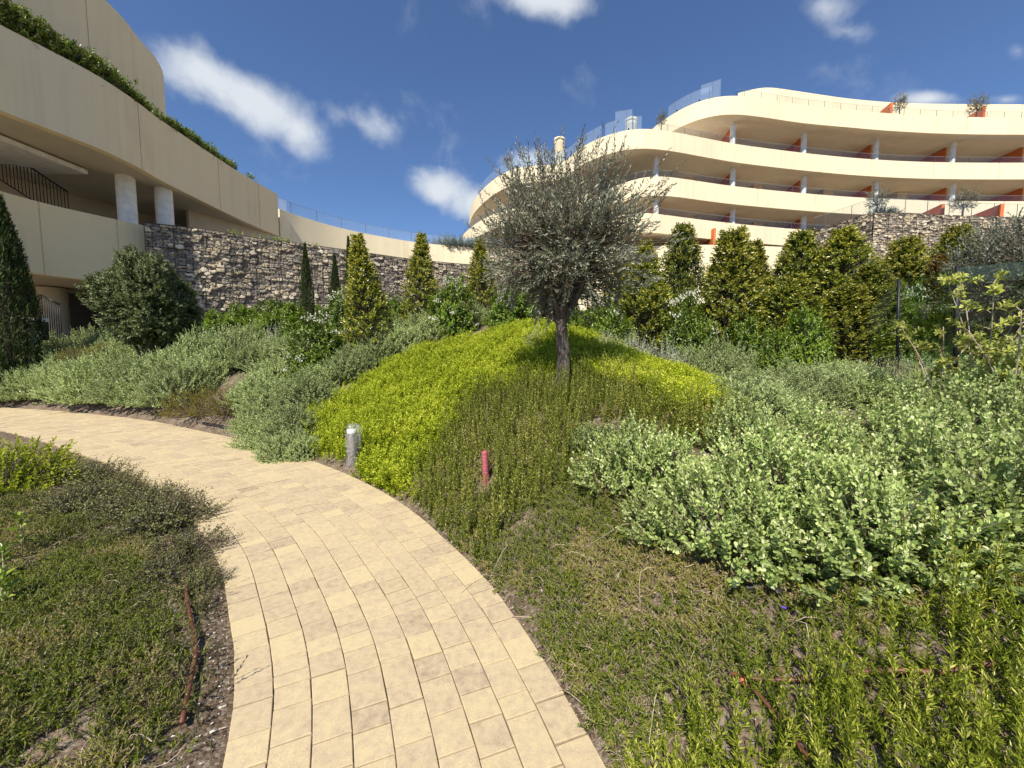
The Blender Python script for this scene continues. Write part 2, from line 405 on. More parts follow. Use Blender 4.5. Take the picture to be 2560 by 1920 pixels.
M['l_hedge'] = leaf_mat('planter_leaf', [(0, (.06, .11, .012)), (.5, (.20, .29, .03)), (.85, (.36, .43, .06)), (1, (.58, .58, .20))], rough=.32, trans=.25, spec=.55)
M['l_pale'] = leaf_mat('pale_lime_leaf', [(0, (.16, .20, .03)), (.5, (.40, .44, .08)), (1, (.62, .60, .22))], rough=.45, trans=.35)
M['l_lav'] = leaf_mat('blue_grey_leaf', [(0, (.10, .13, .11)), (.5, (.17, .21, .18)), (1, (.26, .30, .25))], rough=.6, trans=.15)
M['flower'] = leaf_mat('cream_flower', [(0, (.45, .46, .28)), (.5, (.66, .65, .48)), (1, (.80, .78, .66))], rough=.7, trans=.2)

# ------------------------------------------------------------------ path line and terrain
EDGE = np.array([(2.0, -9.0), (1.75, -6.0), (1.42, -3.4), (1.02, -1.2), (.72, .2), (.50, .98), (0.37, 1.38), (0.2, 1.84), (-0.08, 2.46), (-0.49, 3.12), (-1.22, 4.09), (-2.32, 5.17),
                 (-4.0, 6.47), (-5.46, 7.4), (-6.65, 8.09), (-8.31, 9.04), (-10.33, 9.97), (-13.18, 11.03), (-15.7, 11.72), (-20, 12.7), (-27, 13.6), (-36, 14.0)])
EL = spline(EDGE, 900)
_s = np.concatenate([[0], np.cumsum(np.linalg.norm(np.diff(EL, axis=0), axis=1))])
ET = np.gradient(EL, axis=0); ET /= np.linalg.norm(ET, axis=1)[:, None]
EN = np.stack([ET[:, 1], -ET[:, 0]], -1)          # to the right of travel = the bank side


def path_d(x, y):
    """signed distance to the path's right edge (positive on the bank), and length along it"""
    x = np.asarray(x, float); y = np.asarray(y, float); sh = x.shape
    X = np.stack([x.ravel(), y.ravel()], -1); d = np.empty(len(X)); s = np.empty(len(X))
    for i in range(0, len(X), 4000):
        D = X[i:i + 4000, None] - EL[None]; q = (D**2).sum(-1); k = q.argmin(1)
        v = D[np.arange(len(k)), k]; sg = np.sign((v * EN[k]).sum(-1)); sg[sg == 0] = 1
        d[i:i + 4000] = np.sqrt(q[np.arange(len(k)), k]) * sg; s[i:i + 4000] = _s[k]
    return d.reshape(sh), s.reshape(sh)


def width_at(s):
    k0 = np.interp(s, _s, EL[:, 1]); return np.interp(k0, [1.2, 1.9, 3.5, 5.1, 7.2, 9.0], [1.36, 1.40, 1.56, 1.70, 1.81, 1.93])


def ground(x, y):
    x = np.asarray(x, float); y = np.asarray(y, float); d, s = path_d(x, y); w = width_at(s)
    q = np.clip((x - .35) / 3.2, 0, 1); q = q * q * (3 - 2 * q); zm = 4.3 - 3.3 * q; sl = .64 - .25 * q
    bank = zm * (1 - np.exp(-np.maximum(d - .06, 0) * sl / zm)) + (fbm2(x * 1.7, y * 1.7, 3) - .47) * .10 * np.clip(d / .6, 0, 1) + (fbm2(x * 7, y * 7, 5, 3) - .45) * .05 * np.clip(d / .3, 0, 1)
    e = np.maximum(-d - w, 0)
    left = -.015 + (fbm2(x * 2.1, y * 2.1, 9) - .42) * .10 * np.clip(e / .4, 0, 1) + (fbm2(x * 8, y * 8, 11, 3) - .45) * .035 * np.clip(e / .2, 0, 1) - .06 * np.clip(e / 4, 0, 1)
    return np.where(d > 0, -.015 + bank, np.where(-d < w, -.045, left))


def gz(x, y): return float(ground(np.array([x]), np.array([y]))[0])


def gp(px, py, h=0.0):
    """first point where the ray of a picture pixel comes down to h above the ground"""
    r = ray(px, py); r = r / r[1]
    Y = np.concatenate([np.arange(.4, 8, .03), np.arange(8, 30, .1)])
    P = np.stack([r[0] * Y, Y, CAMH + r[2] * Y], -1); hit = P[:, 2] <= ground(P[:, 0], P[:, 1]) + h
    k = hit.argmax() if hit.any() else len(Y) - 1
    return P[k]


def gpd(dx, dy, h=0.0): return gp(dx * DS, dy * DS, h)


def axis_pts(near, far, n_near, n_far):
    a = np.linspace(-near, near, n_near); b = near + (far - near) * (np.linspace(0, 1, n_far + 1)[1:]**2.2)
    return np.concatenate([-b[::-1], a, b])


gx = axis_pts(17, 900, 240, 26); gy = axis_pts(17, 900, 240, 26)
XX, YY = np.meshgrid(gx, gy, indexing='ij'); ZZ = ground(XX, YY)
nI, nJ = XX.shape; I, J = np.meshgrid(np.arange(nI - 1), np.arange(nJ - 1), indexing='ij')
tag(mk('ground', [(np.stack([XX, YY, ZZ], -1), np.stack([I * nJ + J, (I + 1) * nJ + J, (I + 1) * nJ + J + 1, I * nJ + J + 1], -1).reshape(-1, 4), M['soil'], None)]), kind='structure')

# paved path: every paver a bevelled block in one mesh, columns along the curve with random lengths
def path_pt(s, off):
    i = np.interp(s, _s, np.arange(len(_s))); e = np.stack([np.interp(i, np.arange(len(_s)), EL[:, k]) for k in (0, 1)], -1)
    n = np.stack([np.interp(i, np.arange(len(_s)), EN[:, k]) for k in (0, 1)], -1); n /= np.linalg.norm(n, axis=-1, keepdims=True)
    return e - n * off[..., None]
PV, PQ, PC = [], [], []; nv = 0; NC = 9; rr = random.Random(4)
for c in range(NC):
    s = rr.uniform(0, .2)
    while s < _s[-1] - .4:
        L = rr.choice((.12, .165, .165, .21, .21, .25)); w = float(width_at(np.array(s))) / NC
        gap = .0026 + rr.random()**5 * .004; z = rr.gauss(0, .0010); tiltx, tilty = rr.gauss(0, .0008), rr.gauss(0, .0008)
        s0, s1 = s + gap, s + L - gap; wa_, wb_ = float(width_at(np.array(s0))) / NC, float(width_at(np.array(s1))) / NC; g2 = .0017 + rr.random()**6 * .003
        bv = .003
        ss = np.array([s0, s1, s1, s0]); oo = np.array([c * wa_ + g2, c * wb_ + g2, (c + 1) * wb_ - g2, (c + 1) * wa_ - g2])
        si = np.array([s0 + bv, s1 - bv, s1 - bv, s0 + bv]); oi = oo + np.array([bv, bv, -bv, -bv])
        A = path_pt(ss, oo); B = path_pt(si, oi); tz = np.array([tiltx + tilty, tiltx - tilty, -tiltx - tilty, -tiltx + tilty])
        V = np.concatenate([np.c_[A, np.full(4, -.05)], np.c_[A, z - .003 + tz], np.c_[B, z + tz]])
        Q = [(4 * k + a, 4 * k + (a + 1) % 4, 4 * k + 4 + (a + 1) % 4, 4 * k + 4 + a) for k in (0, 1) for a in range(4)] + [(8, 9, 10, 11)]
        PV.append(V); PQ.append(np.array(Q)[:, ::-1] + nv); PC.append(np.full(12, min(1, max(0, rr.gauss(.53, .17))))); nv += 12; s += L
ss = np.linspace(0, _s[-1], 500); ww = width_at(ss)
JA = path_pt(ss, np.zeros(500) + .004); JB = path_pt(ss, ww - .004); JV = np.concatenate([np.c_[JA, np.full(500, -.011)], np.c_[JB, np.full(500, -.011)]])
k = np.arange(499); JQ = np.stack([k, k + 1, 501 + k, 500 + k], -1)
tag(mk('path', [(np.concatenate(PV), np.concatenate(PQ), M['paver'], np.concatenate(PC)), (JV, JQ, M['joint'], None)], smooth=False), kind='structure')

# ------------------------------------------------------------------ buildings
def band(P, zt, zb, th, joints=(), depth=.03, jw=.045):
    """parapet wall along plan line P (n,2); zt, zb heights (scalar or (n,)); returns verts, quads"""
    n = len(P); zt = np.broadcast_to(zt, (n,)).astype(float); zb = np.broadcast_to(zb, (n,)).astype(float)
    Nn = normals_in(P); inn = P + Nn * th
    s = np.concatenate([[0], np.cumsum(np.linalg.norm(np.diff(P, axis=0), axis=1))])
    out = []
    def strip(A, za, B, zb2):
        k = len(A); V = np.concatenate([np.c_[A, za], np.c_[B, zb2]]); i = np.arange(k - 1)
        out.append((V, np.stack([i, i + 1, k + i + 1, k + i], -1)))
    cuts = [j for j in joints if jw < j < s[-1] - jw]
    bounds = [0] + [x for j in cuts for x in (j - jw / 2, j + jw / 2)] + [s[-1]]
    for a, bq in zip(bounds[:-1], bounds[1:]):
        groove = abs((bq - a) - jw) < 1e-6
        u = np.unique(np.concatenate([[a], s[(s > a) & (s < bq)], [bq]]))
        f = lambda arr: np.interp(u, s, arr)
        A = np.stack([f(P[:, 0]), f(P[:, 1])], -1)
        if groove:
            nn = np.stack([f(Nn[:, 0]), f(Nn[:, 1])], -1); G = A + nn * depth
            strip(G, f(zb), G, f(zt))
            for e in (0, -1):
                E = np.stack([A[e], G[e]]); strip(E, [f(zb)[e]] * 2, E, [f(zt)[e]] * 2)
        else: strip(A, f(zb), A, f(zt))
    strip(P, zt, inn, zt); strip(inn, zt, inn, zb); strip(inn, zb, P, zb)
    for e in (0, -1):
        E = np.stack([P[e], inn[e]]); strip(E, [zb[e]] * 2, E, [zt[e]] * 2)
    return join(out)


def rail_glass(P, z0, z1, panel=1.3, off=.12, gm='glass'):
    """glass strip with thin dark joints and a pale top edge"""
    n = len(P); Q = P + normals_in(P) * off; V = np.concatenate([np.c_[Q, np.full(n, z0)], np.c_[Q, np.full(n, z1)]]); i = np.arange(n - 1)
    s = np.concatenate([[0], np.cumsum(np.linalg.norm(np.diff(Q, axis=0), axis=1))]); it = []
    for u in np.arange(panel / 2, s[-1], panel):
        x, y = np.interp(u, s, Q[:, 0]), np.interp(u, s, Q[:, 1]); it.append(box((x, y, (z0 + z1) / 2), (.022, .022, z1 - z0)))
    return [(V, np.stack([i, i + 1, n + i + 1, n + i], -1), M[gm], None), (*join(it), M['frame'], None),
            (*tube(np.c_[Q, np.full(n, z1)], .012, 4, False), M['glass_edge'], None)]


M['glass_edge'] = plain('glass_edge', (.30, .36, .36), .3)
M['lamp_white'] = plain('white_plastic', (.75, .75, .72), .4)


def plate(P, back, z, name, mat, parent):
    """flat slab face: plan line P closed by the far line back, with 12 cm of thickness"""
    from mathutils.geometry import tessellate_polygon
    poly = np.concatenate([P, back]); tri = np.array(tessellate_polygon([[Vector((p[0], p[1], 0)) for p in poly]]))
    n = len(poly); z = z + .005; V = np.concatenate([np.c_[poly, np.full(n, z)], np.c_[poly, np.full(n, z + .12)]])
    return mk(name, [(V[:n], tri, mat, None), (V[n:], tri[:, ::-1], mat, None)], parent, smooth=False)


def level(pts, zr): return np.array([at_Z(x, y, zr)[:2] for x, y in pts])


S = 1.3
ZT = [23.53, 19.37, 15.6, 12.22]; FH = 1.62
T1 = [(636, 148), (652.4, 128.6), (669.3, 116.3), (682.4, 108.5), (695.4, 102.6), (708.4, 98.6), (720, 96.4), (736, 95.6), (759.4, 98), (803.7, 105.0), (853.2, 110), (892.2, 113.5), (949.5, 116.6), (1024, 117.6), (1110, 117.0)]
T2 = [(472, 226), (469.2, 219), (470.2, 209), (473.4, 200.5), (481.5, 190.5), (491, 181.5), (500, 175), (510.5, 169.5), (525, 166.5), (545, 164.8), (558, 164.5), (566, 161.8), (571.5, 155.5), (578, 149), (591.2, 141.7), (601.6, 137), (614.7, 132.5), (627.7, 129.4), (640.7, 128.2), (656.3, 129.2), (677.2, 132.5), (708.4, 138.8), (736, 144), (764.6, 148), (801.1, 152.6), (853.2, 157.9), (905.3, 161.2), (957.3, 162.5), (1024, 162.7), (1110, 162)]
T3 = [(463, 240), (461.5, 236.5), (468.8, 229), (476.7, 223), (487, 217), (504, 210.8), (535, 204), (565, 198.5), (600, 191), (629, 181), (636.8, 178.4), (645, 176.6), (654, 176), (664.1, 176.3), (682.4, 178.6), (708.4, 182.6), (736, 186.4), (788.1, 191.8), (840.2, 196.2), (890, 199), (949.5, 200.9), (1024, 201.3), (1110, 200.6)]
T4 = [(540, 236), (560, 229), (600, 219.5), (630, 213.8), (645.9, 212.8), (661.5, 214.4), (682.4, 217.2), (708.4, 220.5), (736, 223.6), (775, 227.4), (830, 231.5), (890, 234), (950, 235.2), (1024, 235.6), (1110, 235)]

bld = empty('apartment_building', (20, 36, 8))
tag(bld, 'large cream apartment building on the hill with curved stacked terraces and white columns', 'building')
MI = Matrix.Translation((-20, -36, -8))
def own(o, root): o.parent = root; o.matrix_parent_inverse = Matrix.Translation(-Vector(root.location)); return o

LINES = []
for fi, (T, zr) in enumerate(zip((T1, T2, T3, T4), ZT)):
    P = smooth_line(spline(level(T, zr), 220), 14); LINES.append(P); z = zr + CAMH
    s_end = np.linalg.norm(np.diff(P, axis=0), axis=1).sum()
    own(mk('parapet', [(*band(P, z, z - FH, .22, np.arange(3.1 + fi, s_end, 6.8), .05, .07), M['stucco'], None)]), bld)
    sm = smooth_line(P, 600); Nn = normals_in(sm); far = sm + Nn * 5.2
    back = np.array([(75, P[-1, 1] + 8), (75, 75), (P[0, 0] + 24, 75), (P[0, 0] + 6, P[0, 1] + 14)])
    edge = P + normals_in(P) * .10
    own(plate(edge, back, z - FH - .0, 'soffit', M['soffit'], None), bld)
    if fi > 0:                                   # back wall of this storey, under the slab above
        zt = ZT[fi - 1] + CAMH - FH; zb = z - 1.05
        ok = np.r_[True, (np.diff(far, axis=0) * np.diff(P, axis=0)).sum(1) > 0]
        F = far[ok]; F = smooth_line(F, 60)
        up = LINES[fi - 1]
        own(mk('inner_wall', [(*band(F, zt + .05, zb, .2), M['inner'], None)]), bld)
        s = np.concatenate([[0], np.cumsum(np.linalg.norm(np.diff(F, axis=0), axis=1))]); NF = normals_in(F)
        for u in np.arange(2.5, s[-1] - 3, 4.6):
            x, y = np.interp(u, s, F[:, 0]), np.interp(u, s, F[:, 1]); nx, ny = np.interp(u, s, NF[:, 0]), np.interp(u, s, NF[:, 1])
            rz = math.atan2(-nx, ny)
            fr = own(mk('window', [(*join([box((x - nx * .03, y - ny * .03, zb + 1.2), (3.2, .08, 2.4), rz)]), M['frame'], None)]), bld)
            pr = own(mk('pane', [(*join([box((x - nx * .075 + math.cos(rz) * q, y - ny * .075 + math.sin(rz) * q, zb + 1.2), (1.45, .03, 2.2), rz) for q in (-.77, .77)]), M['window'], None)], smooth=False), fr)
            pr.matrix_parent_inverse = Matrix.Translation(-Vector(bld.location)) if False else Matrix()
            pr.matrix_parent_inverse = Matrix()
    h = .60 if fi else .62
    if fi == 1: sel = P[(P[:, 0] > LINES[1][:, 0].min() - 1)]
    # low glass above the parapet on the covered stretches
    g0 = P
    if fi == 0: g0 = P[(P[:, 0] > at_Z(735, 96, ZT[0])[0])]
    if fi == 1: g0 = P[(P[:, 0] > at_Z(656, 129, ZT[1])[0])]
    own(mk('glass_balustrade', rail_glass(g0, z, z + h, 1.75)), bld)
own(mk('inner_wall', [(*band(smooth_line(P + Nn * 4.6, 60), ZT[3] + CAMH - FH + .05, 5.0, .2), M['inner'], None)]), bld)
# tall glass round the open roof terraces, with straight corner screens
for fi, x0, x1 in ((1, 474, 600), (1, 601, 646), (0, 664, 712)):
    P = LINES[fi]; a, b2 = at_Z(x0, 150, ZT[fi])[0], 0
    ang = np.array([512 + FPX * p[0] / (p[1] * math.cos(PITCH)) for p in P]); ang = (P[:, 0] / (P[:, 1] * math.cos(PITCH) - (ZT[fi]) * math.sin(PITCH) * 1.0)) * FPX + 512
    sel = P[(ang > x0) & (ang < x1) & (np.arange(len(P)) > 6)]
    own(mk('glass_balustrade', rail_glass(sel, ZT[fi] + CAMH, ZT[fi] + CAMH + 1.25, 1.6, .35, 'glass_sky')), bld)
    for k in range(6, len(sel) - 2, 9): own(mk('glass_clamp', [(*box((sel[k, 0], sel[k, 1] + .2, ZT[fi] + CAMH + .12), (.10, .10, .24)), M['black'], None)], smooth=False), bld)
for fi, q in ((0, ((703, 103), (722, 97), (729, 108))), (1, ((617, 131), (633, 128.6), (646, 140)))):
    z = ZT[fi] + CAMH; pts = [at_Z(x, y, ZT[fi])[:2] for x, y in q[:2]]
    pts = np.array(pts); dn_ = unit(np.array([.35, 1.0])); c = pts[1] + dn_ * 5; b0 = pts[0] + np.array([-.1, .3])
    for A, B in ((b0, pts[1] + np.array([0, .3])), (pts[1] + np.array([0, .3]), c)):
        L = np.linspace(A, B, 6); own(mk('glass_screen', rail_glass(L, z + .05, z + 1.75, 1.9, 0, 'glass_sky')), bld)
# set back roof storey wall
Rf = [(700, 92), (712, 91.2), (725, 91.6), (738, 93), (749, 90.2), (762, 87.4), (775, 87.8), (800, 91.5), (853, 99.0), (905, 103), (960, 104), (1024, 104.3), (1110, 104)]
P = smooth_line(spline(level(Rf[3:], 26.9), 140), 10)
own(mk('roof_wall', [(*band(P, 26.9 + CAMH, 22.0 + CAMH, .3, np.arange(4, 70, 7.0), .05, .07), M['stucco'], None)]), bld)
# columns
def column(parent, x, y, z0, z1, r):
    return own(mk('column', [(*lathe([(r, 0), (r, (z1 - z0) * .5), (r, z1 - z0)], 20, (x, y, z0)), M['white'], None)]), parent)
def on_line(P, px, off):
    Q = P + normals_in(P) * off; best = None
    for k in range(len(Q) - 1):
        a = (Q[k, 0] / Q[k, 1], Q[k + 1, 0] / Q[k + 1, 1]); tq = px
        if min(a) <= tq <= max(a): best = Q[k] + (Q[k + 1] - Q[k]) * ((tq - a[0]) / (a[1] - a[0] + 1e-9))
    return best
for fi in (1, 2, 3):
    z0 = ZT[fi] + CAMH - 1.0; z1 = ZT[fi - 1] + CAMH - FH + .02
    for px in (598, 656, 732.5, 803.5, 875.5, 952, 1030):
        zm = ZT[fi] + 1.2; el = zm / 36.0
        r = ray(px, 0); tanx = (px - 512) / FPX / (math.cos(PITCH) - math.sin(PITCH) * 0) 
        # horizontal direction of this picture column at the column's own height
        yy = 384 - (0.0); best = None
        for it in range(3):
            Yg = 37 if best is None else best[1]
            v = FPX * math.tan(math.atan2(zm, Yg) + PITCH); rr_ = ray(px, 384 - v); best = on_line(LINES[fi], rr_[0] / rr_[1], 1.15)
            if best is None: break
        if best is None or (fi == 1 and px < 700): continue
        column(bld, best[0], best[1], z0, z1, .245)
        if px > 640 and not (fi == 1 and px < 700):                  # orange divider walls running back from the columns
            d = unit(np.array([.12, 1.0])); a = best + np.array([.30, .9]); c = a + d * 2.1; rz = math.atan2(d[1], d[0])
            if fi == 3 or (px > 700): own(mk('divider_wall', [(*box((c[0], c[1], (z0 + z1) / 2), (4.2, .16, z1 - z0 - .02), rz), M['orange'], None)], smooth=False), bld)
            if fi > 1 and 700 < px < 960:
                p = best + np.array([-3.4, 2.6]); own(mk('pillar', [(*box((p[0], p[1], (z0 + z1) / 2), (1.0, 1.6, z1 - z0 - .03)), M['cream_pillar'], None)], smooth=False), bld)
# red dividers on the roof terrace and on the ground terrace
for (px, py, zr, h, Lh) in ((892, 113.5, ZT[0], 1.55, 5.0), (985, 117.3, ZT[0], 1.3, 5.5)):
    a = at_Z(px, py, zr); d = unit(np.array([.22, 1.0])); f_ = at_Y(px, 102.4 if px < 900 else 106, a[1] + .75); c = f_[:2] + d * 1.3
    own(mk('divider_wall', [(*box((c[0], c[1], f_[2] - 1.1), (2.6, .2, 2.2), math.atan2(d[1], d[0])), M['orange'], None)], smooth=False), bld)
a = at_Z(713.5, 230, 11.6); d = unit(np.array([.05, 1.0])); c = a[:2] + d * 1.6
# awning rail on the top storey
a = at_Y(960, 139.5, 41); own(mk('awning_box', [(*box((a[0] + 6, a[1] - .3, a[2] + .1), (13, .3, .22)), M['white'], None)]), bld)
# chimneys standing on the terraces
def chimney(px, py, Y, h, r):
    a = at_Y(px, py, Y)
    prof = [(r, -h), (r, -.55), (r * 1.06, -.5), (r * 1.06, -.42), (r * .96, -.4), (r * .96, -.25), (r * 1.1, -.22), (r * 1.1, -.02), (r * .9, 0), (0.001, 0)]
    return own(mk('chimney', [(*lathe(prof, 24, a), M['stucco'], None)]), bld)
chimney(559.5, 139, 42, 5.5, .52); chimney(631, 119.5, 38.5, 3.2, .5)

# long low terrace wall below it
TW = [(279.4, 208.8), (288, 212.2), (301.6, 216.8), (334, 226.4), (364, 233.2), (378.4, 236), (412.2, 241.7), (446, 245.3), (490.4, 247.6), (560, 248), (640, 246.5), (695, 244.8), (760, 246), (860, 250)]
tw = empty('terrace_wall', (-5, 33, 6)); tag(tw, 'long low curved cream wall behind the gabion, with clear glass railing on top', 'wall')
P = smooth_line(spline(level(TW, 9.75), 160), 4)
LT = P; s_end = np.linalg.norm(np.diff(P, axis=0), axis=1).sum()
own(mk('wall_panel', [(*band(P, 9.75 + CAMH, .5, .25, np.array([6.2, 11.5, 16.8, 22.1, 27.4, 32.7, 38, 43.3])), M['stucco'], None)]), tw)
own(mk('glass_balustrade', rail_glass(P[:74], 9.75 + CAMH, 9.75 + CAMH + .8, 1.9, .12, 'glass_sky')), tw)

# left building
lb = empty('apartment_building', (-17, 20, 4)); tag(lb, 'shaded tan apartment building at the left with curved balcony bands and two white columns', 'building')
LF = [(-60, -14), (-30, 6), (0, 24.7), (26, 37.8), (52, 51.4), (78, 64.8), (104, 79.6), (136, 101), (156, 116.6), (187.5, 138), (218, 158.4), (247.4, 177), (277.3, 194)]
zt, zb = 10.53, 7.82
P = smooth_line(spline(level(LF, zt), 160), 10); PF = P
ang = FPX * P[:, 0] / (P[:, 1] * math.cos(PITCH) - zt * math.sin(PITCH)) + 512
s = np.concatenate([[0], np.cumsum(np.linalg.norm(np.diff(P, axis=0), axis=1))])
own(mk('parapet', [(*band(P, zt + CAMH, zb + CAMH, .3, [np.interp(x, ang, s) for x in (137.5, 217.8, 258)]), M['stucco_tan'], None)]), lb)
back = P + normals_in(smooth_line(P, 200)) * 13
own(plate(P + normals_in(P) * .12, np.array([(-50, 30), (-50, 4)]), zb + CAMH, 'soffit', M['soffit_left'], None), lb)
# upper storey band, set back
UF = [(-40, -45), (-10, -14), (8, 0), (26, 11), (52, 28.6), (78, 45.6), (104, 64), (124, 79.8), (137, 93), (144.0, 101)]
U = level(UF, 12.2); U = np.concatenate([U, [U[-1] + np.array([-.25, 1.1]), U[-1] + np.array([-1.2, 2.6]), U[-1] + np.array([-3.2, 4.2]), U[-1] + np.array([-7, 5.4]), U[-1] + np.array([-14, 5.6])]])
PU = smooth_line(spline(U, 160), 8); angU = FPX * PU[:, 0] / (PU[:, 1] * math.cos(PITCH) - 14 * math.sin(PITCH)) + 512
sU = np.concatenate([[0], np.cumsum(np.linalg.norm(np.diff(PU, axis=0), axis=1))])
kk = np.argmax(angU)
own(mk('parapet', [(*band(PU, 14.95 + CAMH, 12.2 + CAMH, .3, [np.interp(86, angU[:kk], sU[:kk])]), M['stucco_tan'], None)]), lb)
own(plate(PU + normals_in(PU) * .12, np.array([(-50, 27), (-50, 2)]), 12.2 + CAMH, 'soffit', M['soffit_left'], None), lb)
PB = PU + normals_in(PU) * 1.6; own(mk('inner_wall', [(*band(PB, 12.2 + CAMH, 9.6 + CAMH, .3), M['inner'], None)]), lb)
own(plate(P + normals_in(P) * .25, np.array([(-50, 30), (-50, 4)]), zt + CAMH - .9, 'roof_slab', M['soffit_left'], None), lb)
# lower balcony band
LB = [(-60, 174), (-25, 184), (0, 191), (37.8, 201.4), (67.7, 208.8), (117, 219.6), (145.5, 225.8)]
zt2, zb2 = 5.75, 3.05
PL = smooth_line(spline(level(LB, zt2), 90), 6); angL = FPX * PL[:, 0] / (PL[:, 1] * math.cos(PITCH) - 4.6 * math.sin(PITCH)) + 512
sL = np.concatenate([[0], np.cumsum(np.linalg.norm(np.diff(PL, axis=0), axis=1))])
M['stucco_low'] = stucco_mat('warm_tan_stucco', (.79, .655, .40))
own(mk('parapet', [(*band(PL, zt2 + CAMH, zb2 + CAMH, .3, [np.interp(x, angL, sL) for x in (41, 118.5)]), M['stucco_low'], None)]), lb)
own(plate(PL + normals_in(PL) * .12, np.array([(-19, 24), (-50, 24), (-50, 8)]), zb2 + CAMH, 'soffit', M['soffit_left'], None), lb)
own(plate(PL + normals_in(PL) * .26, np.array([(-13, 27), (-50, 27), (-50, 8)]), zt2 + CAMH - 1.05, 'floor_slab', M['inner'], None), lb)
# recess walls of the open stair storey
def wall_seg(name, a, b2, z0, z1, th, mat, parent):
    a = np.array(a, float); b2 = np.array(b2, float); c = (a + b2) / 2; L = np.linalg.norm(b2 - a)
    return own(mk(name, [(*box((c[0], c[1], (z0 + z1) / 2), (L, th, z1 - z0), math.atan2(b2[1] - a[1], b2[0] - a[0])), mat, None)], smooth=False), parent)
IN = PF[np.argmin(abs(ang - 277))]
wall_seg('inner_wall', (-23.5, 14), (-19.5, 25), 4.66, zb + CAMH, .25, M['inner'], lb)
wall_seg('inner_wall', (-19.5, 25), (-15.5, 28), 4.66, zb + CAMH, .25, M['inner'], lb)
pe = at_Y(262, 240, 25.4); wall_seg('inner_wall', (-17.6, 21.5), (PF[-1][0] - .05, PF[-1][1] + .25), 3.0, zb + CAMH, .25, M['inner'], lb)
wall_seg('inner_wall', (-30, 9), (-23.5, 14), 4.66, zb + CAMH, .25, M['inner'], lb)
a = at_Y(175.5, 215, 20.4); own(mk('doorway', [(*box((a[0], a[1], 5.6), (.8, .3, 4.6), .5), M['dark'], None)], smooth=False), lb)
for px, Y in ((127, 17.6), (164.2, 18.9)):
    a = at_Y(px, 205, Y); column(lb, a[0], a[1], zt2 + CAMH - 1.0, zb + CAMH + .02, .335)
# stair flight and its bar railing
V = np.array([at_Y(-30, 128, 13.5), at_Y(88, 174.5, 16.8), at_Y(22, 173.5, 17.4), at_Y(-30, 150, 15.0)]); V = np.concatenate([V, V + (0, 0, .18)])
q6 = np.array([(0, 3, 2, 1), (4, 5, 6, 7), (0, 1, 5, 4), (1, 2, 6, 5), (2, 3, 7, 6), (3, 0, 4, 7)])
own(mk('stair_flight', [(V[q6].reshape(-1, 3), np.arange(24).reshape(6, 4), M['white'], None)], smooth=False), lb)
def bar_rail(p0, p1, h, n, parent, name='stair_railing'):
    p0 = np.array(p0); p1 = np.array(p1); up = np.array([0, 0, h]); it = [tube([p0 + up, p1 + up], .035, 6), tube([p0, p1], .025, 6)]
    for k in range(n + 1):
        p = p0 + (p1 - p0) * k / n; it.append(tube([p, p + up], .014, 5))
    return own(mk(name, [(*join(it), M['black'], None)]), parent)
p0, p1 = at_Y(-12, 172, 16.2), at_Y(70, 224, 17.0); bar_rail(p0, p1, 1.35, 22, lb)
# ground storey under the balcony: back wall painted near black as its shade, pillar, short railing
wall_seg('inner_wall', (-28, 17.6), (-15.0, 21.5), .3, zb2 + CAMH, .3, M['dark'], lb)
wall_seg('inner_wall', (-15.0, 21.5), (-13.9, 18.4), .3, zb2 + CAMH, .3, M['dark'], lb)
a = at_Y(53, 300, 17.6); own(mk('pillar', [(*lathe([(.48, 0), (.48, 4.2)], 20, (a[0], a[1], .4)), M['inner'], None)]), lb)
p0, p1 = at_Y(44, 326, 14.6), at_Y(62, 334, 14.6); bar_rail((p0[0], p0[1], p0[2] - .2), (p1[0], p1[1], p1[2] - .25), 1.35, 8, lb)

